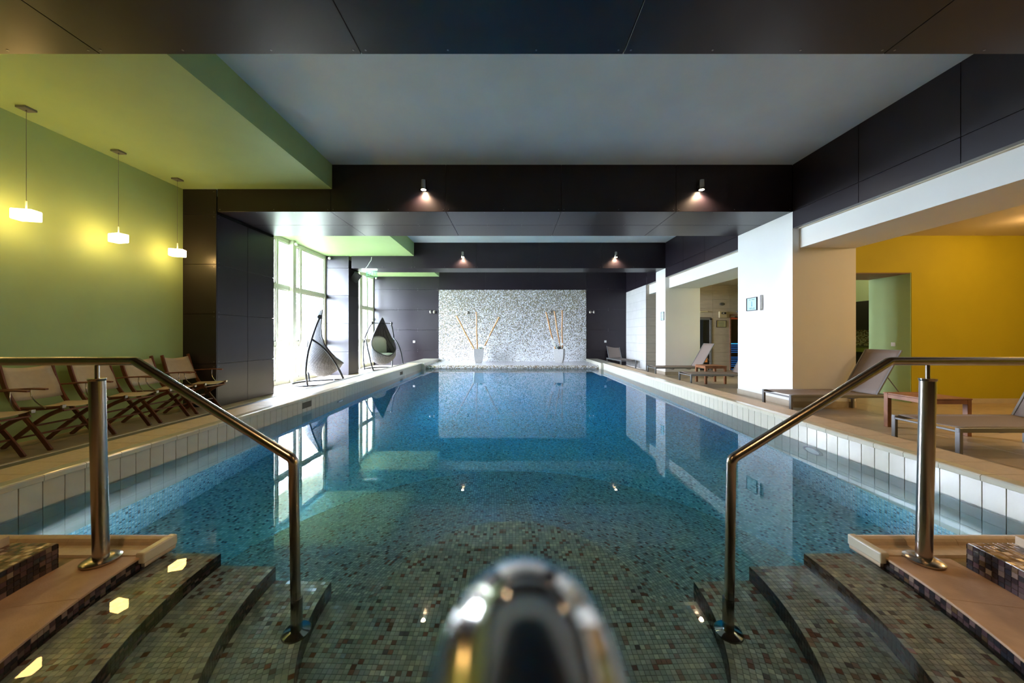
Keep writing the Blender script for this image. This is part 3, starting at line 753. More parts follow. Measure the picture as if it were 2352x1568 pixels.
# platform above the water
def outline_slab(name, r0, z0, z1, x1, ye, mat, parent, y_lo=-1.0, lbl=None):
    """flat piece outside the circle r0, up to |x| = x1 and the line y = ye, left and right"""
    for s in (-1, 1):
        m = MB(); K = 40; top = []
        amax = math.asin((ye-CY)/r0); a_end = -PI/2
        arc = [(r0*math.cos(amax+(a_end-amax)*k/K), CY+r0*math.sin(amax+(a_end-amax)*k/K)) for k in range(K+1)]
        poly = arc+[(0, y_lo), (x1, y_lo), (x1, ye)]
        poly = [(s*x, y) for x, y in poly]
        if s > 0: poly = poly[::-1]
        nn = len(poly)
        v = [(x, y, z0) for x, y in poly]+[(x, y, z1) for x, y in poly]
        f = [tuple(range(nn))[::-1], tuple(range(nn, 2*nn))]+[(i, (i+1) % nn, nn+(i+1) % nn, nn+i) for i in range(nn)]
        m.add(v, f); m.build(name, mat, parent)
plat = empty('stair_platform', (0, 0, 0), 'sandstone platform around the pool stairs, just above the water', 'platform', kind='structure')
outline_slab('platform_body', RS[0]+.002, -.60, ZS[0]-.012, PX, 1.965, 'joint_light', plat)
M['m_darkb'] = M['m_dark']
t, r = arc_tiles(RS[0], RS[0]+.001, ZS[0], 2.0, RS[0]+.001, ZS[1], ZS[0]-.016)
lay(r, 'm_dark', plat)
# slabs of the platform walkway: sectors
for s in (-1, 1):
    cuts = [-.06, -.21, -.47, -.73, -.99, -1.25, -PI/2]
    for a0, a1 in zip(cuts[:-1], cuts[1:]):
        K = 6; v = []
        for k in range(K+1):
            a = a0+(a1-a0)*k/K
            for rr in (RS[0]-.006, 2.386): 
                x, y = s*rr*math.cos(a), CY+rr*math.sin(a)
                v += [(x, y, ZS[0]-.012), (x, y, ZS[0])]
        f = []
        for k in range(K):
            b = 4*k; c = b+4; f += [(b, b+1, c+1, c), (b+1, b+3, c+3, c+1), (b+2, c+2, c+3, b+3), (b, c, c+2, b+2)]
        f += [(0, 2, 3, 1), (4*K, 4*K+1, 4*K+3, 4*K+2)]
        if s < 0: f = [q[::-1] for q in f]
        m = MB(); m.add(v, f); m.build('platform_slab', 'slab', plat, bevel=.0015)
    # slab field between the curved walk and the gutter, beside the block
    # grip edge and gutter along the pool side
    gx0, gx1 = 2.025, PX
    def long_piece(prof, mat, name, xa=gx0, xb=gx1, joints=()):
        xs = [xa]+[j for j in joints if xa < j < xb]+[xb]
        for p, q in zip(xs[:-1], xs[1:]):
            k = len(prof); P0, P1 = s*(p+.0012), s*(q-.0012)
            v = [(P0, y, z) for y, z in prof]+[(P1, y, z) for y, z in prof]
            f = [tuple(range(k)), tuple(range(2*k-1, k-1, -1))]+[(i, i+k, (i+1) % k+k, (i+1) % k) for i in range(k)]
            if s > 0: f = [t[::-1] for t in f]
            m = MB(); m.add(v, f); m.build(name, mat, plat)
    J = (2.30, 2.60, 2.90, 3.20)
    long_piece([(y*1.036, z-.042) for y, z in [(1.985, .075), (1.985, .108), (1.978, .118), (1.955, .124), (1.935, .120), (1.925, .108), (1.920, .09), (1.90, .088), (1.90, .03), (1.98, .03)]], 'coping', 'grip_tile', joints=J)
    long_piece([(y*1.036, z-.042) for y, z in [(1.90, .03), (1.90, .089), (1.875, .094), (1.868, .100), (1.82, .101), (1.815, .09), (1.815, .03)]], 'coping', 'gutter_tile', joints=J)
    # end piece along the stair edge
    B(min(s*2.015, s*2.062), max(s*2.015, s*2.062), 1.865, 2.056, .02, .081).build('grip_end', 'copinglip', plat, bevel=.008, seg=3)
# raised mosaic block = the next step of the stairs
blk = empty('mosaic_step', (0, 0, 0), 'raised dark mosaic step on the platform beside the handrails', 'step', kind='structure')
ZBk = .187; RBk = 2.386; YB = 1.782
outline_slab('block_body', RBk+.001, ZS[0]-.02, ZBk-.001, PX, YB, 'joint_light', blk)
t, r = arc_tiles(RBk, 2.64, ZBk, YB, RBk, ZS[0], ZBk-.001)
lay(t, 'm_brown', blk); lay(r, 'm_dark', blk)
t = []
for s in (-1, 1):
    for i in range(12):
        for j in range(5):
            x = s*(2.372+i*Q); z = ZS[0]+j*Q; xa, xb = min(x, x+s*Q), max(x, x+s*Q)
            t.append((3, [(xb, YB+.001, z), (xb, YB+.001, z+Q), (xa, YB+.001, z+Q), (xa, YB+.001, z)], (0, 1, 0)))
lay(t, 'm_dark', blk, lim=0)
outline_slab('deck_slab', 2.62, ZBk-.02, .232, PX, YB-.01, 'coping', empty('stair_deck', (0, 0, 0), 'beige deck edge above the mosaic step', None, kind='structure'))

# water
m = MB(); m.add([(-PX-.01, -1, 0), (PX+.01, -1, 0), (PX+.01, 13.44, 0), (-PX-.01, 13.44, 0)], [(0, 1, 2, 3)])
wt = m.build('pool_water', 'water', label='still clear blue green water filling the pool', cat='water', kind='structure')
struct('pool_shell', MB().box(-3.7, 3.7, -1.2, 13.6, -1.9, FD2-.01).box(-PX-.3, -PX-.02, -1, BACK, -1.9, -.3).box(PX+.02, PX+.3, -1, BACK, -1.9, -.3), 'joint', 'hidden concrete shell of the pool')
struct('floor_rear', MB().box(-4.2, 4.2, -6, -1, ZF-.3, .268), 'floor', 'deck floor behind the camera')

# ------------------------------------------------------------------ handrails
def rail_path(pts, rad, n=8):
    """polyline with rounded corners"""
    pts = [Vector(p) for p in pts]; out = [pts[0]]
    for i in range(1, len(pts)-1):
        a, b, c = pts[i-1], pts[i], pts[i+1]; u = (a-b).normalized(); v = (c-b).normalized()
        ang = u.angle(v); t = min(rad/math.tan(ang/2), (a-b).length*.45, (c-b).length*.45)
        p0, p1 = b+u*t, b+v*t
        for k in range(n+1):
            s = k/n; out.append((1-s)**2*p0+2*s*(1-s)*b+s*s*p1)
    return out+[pts[-1]]
def handrail(s, label, dx=0):
    r = empty('handrail', (s*2.235, 1.834, ZS[0]), label, 'handrail')
    zt = 1.133; yr = 1.834
    xb = (2.025)      # bend
    xl = 1.02; yl = 1.60; zl = .62
    top = rail_path([(s*3.75, yr-.02, zt), (s*xb, yr, zt), (s*1.09, 1.70, .655), (s*1.075, 1.70, -.368)], .045)
    MB().tube(top, .0225, 20).build('rail', 'steel', r, smooth=True, world=True)
    xp = 2.222
    MB().tube([(s*(xp-.012), yr, ZS[0]), (s*(xp+.01), yr, 1.032)], .032, 24).lathe([(.032, 0), (.035, .004), (.035, .014), (.0, .016)], (s*(xp+.01), yr, 1.027), 24).build('post', 'steel', r, smooth=True, world=True)
    MB().tube([(s*(xp+.01), yr, 1.03), (s*(xp+.01), yr, 1.115)], .009, 12).build('pin', 'steel', r, smooth=True, world=True)
    MB().lathe([(.072, 0), (.078, .006), (.078, .014), (.066, .022), (.034, .026), (.03, .026)], (s*(xp-.012), yr, ZS[0]), 32).build('base_flange', 'steel', r, smooth=True, world=True)
    MB().lathe([(.062, 0), (.066, .004), (.062, .012), (.03, .024), (.024, .026)], (s*1.075, 1.70, ZS[3]), 32).build('foot_flange', 'chrome', r, smooth=True, world=True)
    MB().lathe([(.0235, 0), (.026, .003), (.026, .30), (.0235, .303)], (s*1.075, 1.70, ZS[3]), 20).build('sleeve', 'steel', r, smooth=True, world=True)
    return r
handrail(-1, 'brushed steel handrail on the left, in front of the folding chairs')
handrail(1, 'brushed steel handrail on the right, in front of the loungers')
hc = empty('handrail', (.006, -1.4, .27), 'central handrail whose blurred rounded end rises at the bottom of the view', 'handrail')
pth = rail_path([(.0045, -1.4, 1.113), (.0045, -.02, 1.1635), (.0045, .103, 1.1685), (.0045, 1.3, .30), (.0045, 1.34, -.53)], .05, 14)
MB().tube(pth, .0285, 48).build('rail', 'chrome', hc, smooth=True, world=True)
MB().tube([(.006, -1.4, .27), (.006, -1.4, 1.11)], .0285, 24).build('post', 'chrome', hc, smooth=True, world=True)

# ------------------------------------------------------------------ lamps
def wall_lamp(x, y, z, label, e=9):
    r = empty('wall_lamp', (x, y, z), label, 'lamp', 'lit cylinder lamps on the beams')
    MB().lathe([(.050, -.085), (.052, -.08), (.052, .085), (.046, .092)], (0, -.075, 0), 28).build('housing', 'steel', r, smooth=True)
    MB().lathe([(.045, 0), (.045, .003)], (0, -.075, -.087), 24).build('bulb', 'bulb', r)
    MB().box(-.02, .02, -.03, 0, -.03, .03).lathe([(.03, -.012), (.03, 0)], (0, 0, 0), 16, 'y').build('bracket', 'alu', r)
    lamp('lamp_light', 'SPOT', (x, y-.075, z-.10), e*14, WARM2, (0, 0, 0), .03, 2.5, blend=.8).name = 'lamp_light'
    return r
wall_lamp((973-1177)*6.29/784, B2A, CAM_H+(772-426)*6.30/784, 'lit cylinder wall lamp on the nearer beam, above the left half of the pool')
wall_lamp((1611-1177)*6.29/784, B2A, CAM_H+(772-426)*6.30/784, 'lit cylinder wall lamp on the nearer beam, above the right half of the pool')
wall_lamp((1063-1177)*11.6/784, B3A, CAM_H+(772-585)*11.6/784, 'lit cylinder wall lamp on the farther beam, above the left half of the pool')
wall_lamp((1414-1177)*11.6/784, B3A, CAM_H+(772-585)*11.6/784, 'lit cylinder wall lamp on the farther beam, above the right half of the pool')
for x, lb in ((-1.35, 'round warm downlight under the nearest beam, left, above the view'), (1.75, 'round warm downlight under the nearest beam, right, above the view')):
    r = empty('downlight', (x, .35, ZB), lb, 'lamp')
    MB().lathe([(.055, -.09), (.06, -.085), (.06, 0)], (0, 0, 0), 24).build('housing', 'steel', r, smooth=True)
    MB().lathe([(.046, -.093), (.046, -.0905)], (0, 0, 0), 20).build('bulb', 'bulb', r)
    lamp('lamp_light', 'SPOT', (x, .35, ZB-.11), 90, WARM, (0, 0, 0), .04, 2.4, blend=.9)

def pendant(y, rz, label, x=-5.84, z=2.72, zc=ZG, pw=60):
    r = empty('pendant_lamp', (x, y, zc), label, 'lamp', 'glowing box pendants along the green wall')
    B(-.06, .06, -.055, .055, -.025, 0).build('canopy', 'alu', r, bevel=.002)
    MB().tube([(0, 0, -.02), (0, 0, z-zc+.16)], .0022, 6).lathe([(.009, -.045), (.006, -.03)], (0, 0, 0), 10).build('cable', 'alu', r)
    MB().tube([(0, 0, z-zc+.05), (0, 0, z-zc+.17)], .008, 10).build('stem', 'plastic', r)
    m = MB().box(-.10, .10, -.065, .065, -.062, .062)
    ca, sa = math.cos(rz), math.sin(rz); m.v = [(a*ca-b*sa, a*sa+b*ca, c+z-zc) for a, b, c in m.v]
    m.build('lamp_shade', 'lampglow', r, bevel=.012, seg=3)
    return r
pendant(4.10, .25, 'glowing white box pendant nearest the left edge, over the folding chairs')
pendant(5.06, -.2, 'glowing white box pendant in the middle of the three in view')
pendant(5.95, .35, 'glowing white box pendant nearest the dark pier')
pendant(3.15, .1, 'glowing box pendant outside the view, first beyond the left edge')
pendant(2.2, -.1, 'glowing box pendant outside the view, second beyond the left edge')
for i, (x, y) in enumerate(((8.9, 5.6), (8.9, 4.4), (7.6, 3.0), (8.6, 1.4))):
    r = empty('ceiling_or_added_lamp', (x, y, ZR), ['warm ceiling lamp by the mustard wall, just outside the view', 'warm ceiling lamp over the lounge, outside the view, second', 'warm ceiling lamp over the lounge, outside the view, third', 'warm ceiling lamp over the lounge, outside the view, fourth'][i], 'lamp', 'ceiling lamps of the lounge')
    MB().lathe([(.09, -.10), (.10, -.09), (.10, -.02), (.06, 0)], (0, 0, 0), 20).build('lamp_shade', 'lampglow', r, smooth=True)
    lamp('lamp_light', 'POINT', (x, y, ZR-.22), (11, 20, 80, 55)[i], WARM if i < 2 else WARM2, size=.1)
for (x, y, e) in ((8.0, 10.3, 14), (7.3, 9.4, 10)):  # unseen lamps added to light the back room dimly
    r = empty('ceiling_or_added_lamp', (x, y, ZR), 'added unseen warm lamp lighting the back room, %s the bar room wall' % ('near' if x == 8.0 else 'away from'), 'lamp', 'ceiling lamps of the lounge')
    MB().lathe([(.09, -.06), (.10, -.05), (.10, -.02), (.06, 0)], (0, 0, 0), 20).build('lamp_shade', 'lampglow', r, smooth=True)
    lamp('lamp_light', 'POINT', (x, y, ZR-.2), e, WARM2, size=.1)
# ------------------------------------------------------------------ loungers and tables
def make_lounger():
    r = empty('lounger', (0, 0, 0)); w = .325; h = .352
    f = MB()
    for s in (-1, 1):
        f.bar((0, s*(w-.018), h-.03), (1.72, s*(w-.018), h-.03), .036, .05)
    f.bar((.018, -w+.03, h-.045), (.018, w-.03, h-.045), .03, .022); f.bar((1.70, -w+.03, h-.03), (1.70, w-.03, h-.03), .03, .04)
    f.build('frame', 'alu', r, bevel=.004)
    for x in (.02, 1.66):
        for s in (-1, 1): MB().bar((x, s*(w-.018), 0), (x, s*(w-.018), h-.006), .036, .045, up=(0, 1, 0)).build('leg', 'alu', r, bevel=.004)
    m = MB(); n = 14; L1 = 1.44; v = []
    for i in range(n+1):
        for j in range(9):
            x = .045+L1*i/n; y = (-1+2*j/8)*(w-.030); sag = -.028*math.cos(y/(w)*PI/2)*(1 if 0 < i < n else .9)
            cut = .05*(1-(y/w)**2) if i == 0 else 0
            v.append((x+cut, y, h-.004+sag))
    fs = [(i*9+j, i*9+j+1, (i+1)*9+j+1, (i+1)*9+j) for i in range(n) for j in range(8)]
    m.add([(a, b, c) for a, b, c in v], fs); o = m.build('seat_sling', 'mesh', r, smooth=True)
    sd = o.modifiers.new('thick', 'SOLIDIFY'); sd.thickness = .006
    # backrest
    p0 = Vector((1.47, 0, h-.01)); p1 = Vector((1.89, 0, 1.09)); d = (p1-p0); dn = d.normalized(); nr_ = Vector((-dn.z, 0, dn.x))
    m = MB(); v = []
    for i in range(11):
        for j in range(9):
            t = i/10; y = (-1+2*j/8)*(w-.030); q = p0+d*t; sag = -.02*math.cos(y/w*PI/2)*math.sin(PI*min(1, t+.05))
            q = q+nr_*sag; v.append((q.x, y, q.z))
    m.add(v, [(i*9+j, i*9+j+1, (i+1)*9+j+1, (i+1)*9+j) for i in range(10) for j in range(8)])
    o = m.build('back_sling', 'mesh', r, smooth=True); sd = o.modifiers.new('thick', 'SOLIDIFY'); sd.thickness = .006
    f = MB()
    for s in (-1, 1):
        f.bar(p0+Vector((0, s*(w-.035), 0)), p1+Vector((-dn.x*.01, s*(w-.035), -dn.z*.01)), .024, .024)
    f.bar(p1+Vector((0, -w+.03, -.01)), p1+Vector((0, w-.03, -.01)), .02, .02)
    f.build('back_frame', 'alu', r, bevel=.003)
    for s in (-1, 1):
        q = p0+d*.42; MB().tube([(q.x+.02, s*.26, q.z), (1.90, s*.26, h+.0), (1.70, s*.26, h-.03)], .008, 8).build('brace', 'alu', r, smooth=True)
    for x in (.62, 1.15): MB().sweep([(x, -w+.03, h-.05), (x, -w+.12, h-.085), (x, w-.12, h-.085), (x, w-.03, h-.05)], .035, .014, up=(1, 0, 0)).build('cross_bar', 'alu', r)
    return r
lp = make_lounger()
LL = [(4.63, 6.005, 0, 'taupe mesh lounger in front of the broad white pillar, foot towards the pool'),
      (4.752, 3.955, 0, 'taupe mesh lounger nearest to the camera, running out of view on the right'),
      (4.52, 11.13, 0, 'taupe mesh lounger in front of the farther slim white pillar'),
      (4.60, 9.13, 0, 'taupe mesh lounger half hidden behind the broad white pillar'),
      (4.74, 13.93, PI/2+.07, 'taupe mesh lounger with upright back against the dark end wall')]
for i, (x, y, rz, lb) in enumerate(LL):
    o = lp if i == 0 else copy_tree(lp)
    o.location = (x, y, ZF); o.rotation_euler = (0, 0, rz); props(o, lb, 'lounger', 'mesh loungers along the right side of the pool')
def make_table():
    r = empty('side_table', (0, 0, 0)); a, b, h = .295, .265, .503
    for s in (-1, 1):
        for t in (-1, 1): MB().box(min(s*a, s*(a-.055)), max(s*a, s*(a-.055)), min(t*b, t*(b-.055)), max(t*b, t*(b-.055)), 0, h-.002).build('leg', 'teak', r, bevel=.003)
    m = MB()
    for s in (-1, 1):
        m.box(-a+.055, a-.055, min(s*b, s*(b-.025)), max(s*b, s*(b-.025)), h-.075, h-.022); m.box(min(s*a, s*(a-.025)), max(s*a, s*(a-.025)), -b+.055, b-.055, h-.075, h-.022)
    m.build('apron', 'teak', r, bevel=.002)
    for s in (-1, 1): MB().box(-a-.006, a+.006, min(s*(b+.004), s*(b-.056)), max(s*(b+.004), s*(b-.056)), h-.02, h).build('top_rail', 'teak', r, bevel=.003)
    n = 8; w = 2*(a+.006)/n
    for i in range(n): B(-a-.006+i*w+.003, -a-.006+(i+1)*w-.003, -b+.058, b-.058, h-.02, h-.001).build('slat', 'teak', r, bevel=.002)
    return r
tb = make_table()
for i, (x, y, lb) in enumerate([(5.77, 4.77, 'reddish teak side table between the two nearest loungers'), (5.64, 9.72, 'reddish teak side table by the lounger half hidden behind the pillar')]):
    o = tb if i == 0 else copy_tree(tb); o.location = (x, y, ZF); props(o, lb, 'table', 'teak side tables between the loungers')

# ------------------------------------------------------------------ folding deck chairs
def make_chair():
    r = empty('folding_chair', (0, 0, 0)); W1 = .225; W2 = .192
    def smooth_pts(p, n=4):
        p = [Vector(q) for q in p]; out = []
        for i in range(len(p)-1):
            a = p[max(i-1, 0)]; b = p[i]; c = p[i+1]; d = p[min(i+2, len(p)-1)]
            for k in range(n):
                t = k/n; out.append(.5*((2*b)+(c-a)*t+(2*a-5*b+4*c-d)*t*t+(3*b-a-3*c+d)*t**3))
        return out+[p[-1]]
    for s in (-1, 1):
        m = MB().sweep(smooth_pts([(-.33, s*W1, 1.00), (-.25, s*W1, .74), (-.14, s*W1, .53), (0, s*W1, .36), (.15, s*W1, .19), (.30, s*W1, 0)]), .024, .050, up=(0, 1, 0))
        m.build('back_post', 'teakdark', r, bevel=.004)
        m = MB().sweep(smooth_pts([(.40, s*W2, .47), (.22, s*W2, .40), (.02, s*W2, .27), (-.18, s*W2, .12), (-.33, s*W2, 0)]), .024, .046, up=(0, 1, 0))
        m.build('leg', 'teakdark', r, bevel=.004)
        m = MB().sweep(smooth_pts([(-.12, s*.205, .475), (.15, s*.205, .475), (.42, s*.205, .505)]), .03, .032, up=(0, 1, 0))
        m.build('seat_rail', 'teakdark', r, bevel=.004)
        B(.405, .43, s*.205-.017, s*.205+.017, .488, .524).build('rail_cap', 'steel', r)
        pts = smooth_pts([(-.27, s*.25, .70), (-.05, s*.26, .712), (.12, s*.265, .722), (.30, s*.26, .715)])
        m = MB(); v = []
        for i, p in enumerate(pts):
            t = i/(len(pts)-1); hw = .018+.016*math.sin(PI*min(1, max(0, (t-.25)/.75)))
            v += [(p.x, p.y-hw, p.z-.009), (p.x, p.y+hw, p.z-.009), (p.x, p.y+hw, p.z+.009), (p.x, p.y-hw, p.z+.009)]
        n = len(pts)-1; f = [(4*i+k, 4*i+4+k, 4*i+4+(k+1) % 4, 4*i+(k+1) % 4) for i in range(n) for k in range(4)]+[(0, 1, 2, 3), (4*n+3, 4*n+2, 4*n+1, 4*n)]
        m.add(v, f); m.build('armrest', 'teakdark', r, bevel=.004)
        MB().tube(smooth_pts([(.10, s*.255, .712), (.105, s*.25, .63), (.15, s*.235, .55), (.235, s*.222, .485)]), .006, 8).build('arm_support', 'steel', r, smooth=True)
    def sling(name, fn, nu, nv):
        v = [fn(i/nu, -1+2*j/nv) for i in range(nu+1) for j in range(nv+1)]
        m = MB().add(v, [(i*(nv+1)+j, i*(nv+1)+j+1, (i+1)*(nv+1)+j+1, (i+1)*(nv+1)+j) for i in range(nu) for j in range(nv)])
        o = m.build(name, 'canvas', r, smooth=True); sd = o.modifiers.new('thick', 'SOLIDIFY'); sd.thickness = .004; return o
    def bk(t, y):
        x = -.318+(.165)*t; z = .965-.40*t; k = 1-y*y
        return (x-.030*k, y*W1*.97, z-.03*k*(1-t)-.01*k*t)
    sling('back_sling', bk, 8, 8)
    sling('seat_sling', lambda t, y: (-.10+.50*t+.0*y, y*.205, .492+.018*t-.028*(1-y*y)), 8, 8)
    for (x, z, w, nm) in ((.15, .19, W1, 'stretcher'), (-.18, .12, W2, 'stretcher'), (.40, .455, .2, 'front_bar'), (.03, .27, W2, 'stretcher')):
        MB().bar((x, -w, z), (x, w, z), .035, .018).build(nm, 'teakdark', r, bevel=.003)
    return r
cp = make_chair()
cl = ['folding teak deck chair cut by the left edge of the view', 'folding teak deck chair left of the left handrail post, second from the edge', 'folding teak deck chair partly behind the left handrail post, third in the row', 'folding teak deck chair below the sloping rail, fourth in the row', 'folding teak deck chair at the far end of the row by the dark pier']
for i, y in enumerate((3.52, 4.20, 4.83, 5.43, 6.05)):
    o = cp if i == 0 else copy_tree(cp)
    o.location = (-5.66+random.uniform(-.01, .01), y, ZF); o.rotation_euler = (0, 0, random.uniform(-.04, .02)); props(o, cl[i], 'chair', 'folding deck chairs along the green wall')

# ------------------------------------------------------------------ wicker swing chairs
def interp(tab, z):
    if z >= tab[0][0]: return tab[0][1:]
    for a, b in zip(tab[:-1], tab[1:]):
        if a[0] >= z >= b[0]:
            t = (a[0]-z)/(a[0]-b[0]); return tuple(p+(q-p)*t for p, q in zip(a[1:], b[1:]))
    return tab[-1][1:]
#        z     back    front(edge) half-width  psi(max angle)
EGG = [(2.07, -.03, .00, .004, 85), (1.95, -.13, -.01, .075, 82), (1.77, -.25, -.025, .16, 80), (1.60, -.35, -.035, .24, 80), (1.34, -.465, -.02, .36, 82), (1.115, -.525, .04, .45, 92),
       (.995, -.54, .11, .49, 102), (.823, -.54, .23, .53, 120), (.70, -.525, .34, .535, 140), (.60, -.505, .47, .52, 160), (.548, -.487, .53, .50, 180), (.427, -.42, .46, .44, 180), (.33, -.34, .36, .35, 180), (.25, -.23, .24, .25, 180), (.20, -.11, .12, .13, 180), (.187, -.03, .03, .03, 180)]
def egg_pt(z, u, sh=0):
    xb, xf, b, ps = interp(EGG, z); ps = math.radians(ps)
    a = (xf-xb)/(1-math.cos(ps)); cx = xb+a; a = max(.002, a-sh); b = max(.002, b-sh)
    p = u*ps; return (cx-a*math.cos(p), b*math.sin(p), z)
def make_swing():
    r = empty('swing_chair', (0, 0, 0))
    zs = [2.07, 2.0, 1.95, 1.86, 1.77, 1.68, 1.60, 1.51, 1.43, 1.34, 1.26, 1.19, 1.115, 1.05, .995, .94, .88, .823, .76, .70, .65, .60, .573, .548, .49, .427, .38, .33, .29, .25, .22, .20, .187]
    nu = 40
    def shell(sh, name, mat, flip):
        m = MB()
        for i in range(len(zs)-1):
            for j in range(nu):
                u0, u1 = -1+2*j/nu, -1+2*(j+1)/nu
                q = [egg_pt(zs[i], u0, sh), egg_pt(zs[i+1], u0, sh), egg_pt(zs[i+1], u1, sh), egg_pt(zs[i], u1, sh)]
                uv = [(zs[i]*40, u0*34), (zs[i+1]*40, u0*34), (zs[i+1]*40, u1*34), (zs[i]*40, u1*34)]
                if flip: q, uv = q[::-1], uv[::-1]
                m.uvquad(q, uv)
        m2 = m.build(name, mat, r, smooth=False)
        bm = __import__('bmesh').new(); bm.from_mesh(m2.data); __import__('bmesh').ops.remove_doubles(bm, verts=bm.verts, dist=.0015); bm.to_mesh(m2.data); bm.free()
        m2.data.polygons.foreach_set('use_smooth', [True]*len(m2.data.polygons)); return m2
    shell(0, 'wicker_shell', 'wick', False); shell(.022, 'inner_shell', 'wickdark', True)
    edge = [Vector(egg_pt(z, 1)) for z in zs if z >= .56]+[Vector(egg_pt(.55, .96)), Vector((egg_pt(.548, 1)[0], 0, .548))]
    edge2 = [Vector((p.x, -p.y, p.z)) for p in edge[:-1]][::-1]
    MB().tube(edge+edge2, .018, 8, caps=True).build('rim', 'wickdark', r, smooth=True)
    for k in range(-3, 4):
        u = k/4.2; MB().tube([egg_pt(z, u, .03) for z in zs if 1.95 > z > .5], .008, 6).build('inner_rib', 'wickdark', r, smooth=True)
    # cushions
    v = []; n = 24
    prof = [(0, .66), (.30, .655), (.40, .64), (.43, .60), (.42, .56), (.36, .53), (0, .52)]
    m = MB(); vv = []
    for (rr, z) in prof:
        for k in range(n):
            a = 2*PI*k/n; vv.append((.0+rr*1.03*math.cos(a), rr*1.0*math.sin(a), z))
    m.add(vv, [(i*n+k, (i+1)*n+k, (i+1)*n+(k+1) % n, i*n+(k+1) % n) for i in range(len(prof)-1) for k in range(n)])
    m.build('seat_cushion', 'cushion', r, smooth=True)
    m = MB(); vv = []; nz = 12; ny = 12
    for side in (0, 1):
        for i in range(nz+1):
            t = i/nz; z = .62+.72*t
            hw = .36*math.sqrt(max(.02, 1-max(0, (t-.55)/.46)**2.4)) if t > .55 else .36
            for j in range(ny+1):
                s = -1+2*j/ny; y = s*hw
                xb, xf, b, ps = interp(EGG, z); bb = b-.06
                base = xb+.05+ (b-.0)*0.75*(1-math.sqrt(max(0, 1-(y/b)**2)))
                th = .10*math.sqrt(max(0, 1-abs(s)**4))*math.sqrt(max(0, 1-(2*t-1)**6))
                vv.append((base+(th if side else .0), y, z))
    N = (nz+1)*(ny+1); ix = lambda sd, i, j: sd*N+i*(ny+1)+j
    f = []
    for i in range(nz):
        for j in range(ny):
            f.append((ix(1, i, j), ix(1, i, j+1), ix(1, i+1, j+1), ix(1, i+1, j))); f.append((ix(0, i, j), ix(0, i+1, j), ix(0, i+1, j+1), ix(0, i, j+1)))
    for i in range(nz):
        f.append((ix(0, i, 0), ix(1, i, 0), ix(1, i+1, 0), ix(0, i+1, 0))); f.append((ix(0, i, ny), ix(0, i+1, ny), ix(1, i+1, ny), ix(1, i, ny)))
    for j in range(ny):
        f.append((ix(0, 0, j), ix(0, 0, j+1), ix(1, 0, j+1), ix(1, 0, j))); f.append((ix(0, nz, j), ix(1, nz, j), ix(1, nz, j+1), ix(0, nz, j+1)))
    m.add(vv, f); m.build('back_cushion', 'cushion', r, smooth=True)
    # stand
    def sp(p, n=5):
        p = [Vector(q) for q in p]; out = []
        for i in range(len(p)-1):
            a = p[max(i-1, 0)]; b = p[i]; c = p[i+1]; d = p[min(i+2, len(p)-1)]
            for k in range(n):
                t = k/n; out.append(.5*((2*b)+(c-a)*t+(2*a-5*b+4*c-d)*t*t+(3*b-a-3*c+d)*t**3))
        return out+[p[-1]]
    R = .62
    MB().tube([(-.12+R*math.cos(2*PI*k/40), R*math.sin(2*PI*k/40), .022) for k in range(12, 29)], .022, 10).build('base_ring', 'blacktube', r, smooth=True)
    for s in (-1, 1):
        MB().tube(sp([(-.06, s*.40, 1.83), (-.14, s*.50, 1.60), (-.24, s*.60, 1.25), (-.33, s*.62, .85), (-.37, s*.60, .40), (-.33, s*.57, .02)]), .025, 10).build('stand_leg', 'blacktube', r, smooth=True)
        MB().tube(sp([(-.24, s*.60, 1.25), (.02, s*.64, 1.03), (.27, s*.66, .68), (.46, s*.64, .28), (.57, s*.60, .02)]), .025, 10).build('stand_leg', 'blacktube', r, smooth=True)
        MB().tube([(-.44, s*.56, .022), (.62, s*.58, .022)], .020, 10).build('base_bar', 'blacktube', r, smooth=True)
        MB().lathe([(.055, -.03), (.06, -.02), (.06, .02), (.055, .03)], (-.055, s*.40, 1.85), 20, 'y').build('pivot_hub', 'black', r, smooth=True)
    MB().tube([(-.055, -.40, 1.85), (-.055, .40, 1.85)], .014, 10).build('cross_rod', 'blacktube', r, smooth=True)
    MB().bar((.30, -.58, .02), (.30, .58, .02), .03, .03).build('base_bar', 'blacktube', r)
    return r
sw = make_swing()
props(sw, 'grey wicker swing chair on the left, seen from the side by the nearer window', 'chair', 'wicker swing chairs by the windows'); sw.location = (-5.36, 9.62, ZF); sw.rotation_euler = (0, 0, .50)
s2 = copy_tree(sw); s2.location = (-5.22, 13.7, ZF); s2.rotation_euler = (0, 0, -.78)
props(s2, 'grey wicker swing chair with its cream cushions facing the camera by the glazed door', 'chair', 'wicker swing chairs by the windows')

# ------------------------------------------------------------------ pots with bamboo and flowers on the ledge
def pot(x, y, rz, label):
    r = empty('planter', (x, y, .125), label, 'pot', 'concrete pots on the ledge', rz=rz)
    prof = [(.135, 0), (.155, .05), (.178, .13), (.198, .25), (.208, .38), (.213, .60), (.185, .60), (.18, .54)]
    m = MB(); v = []
    for (a, z) in prof: v += [(-a, -a, z), (a, -a, z), (a, a, z), (-a, a, z)]
    n = len(prof); f = [(3, 2, 1, 0)]+[(4*i+k, 4*i+(k+1) % 4, 4*i+4+(k+1) % 4, 4*i+4+k) for i in range(n-1) for k in range(4)]+[(4*n-4, 4*n-3, 4*n-2, 4*n-1)]
    m.add(v, f).build('pot', 'conc', r, bevel=.006)
    B(-.18, .18, -.18, .18, .52, .545).build('soil', plain('dark_soil', (.03, .02, .015), .9), r)
pot(-1.47, 14.75, .16, 'square concrete pot on the ledge, left one with spread bamboo')
pot(2.03, 14.75, -.33, 'square concrete pot on the ledge, right one with upright bamboo')
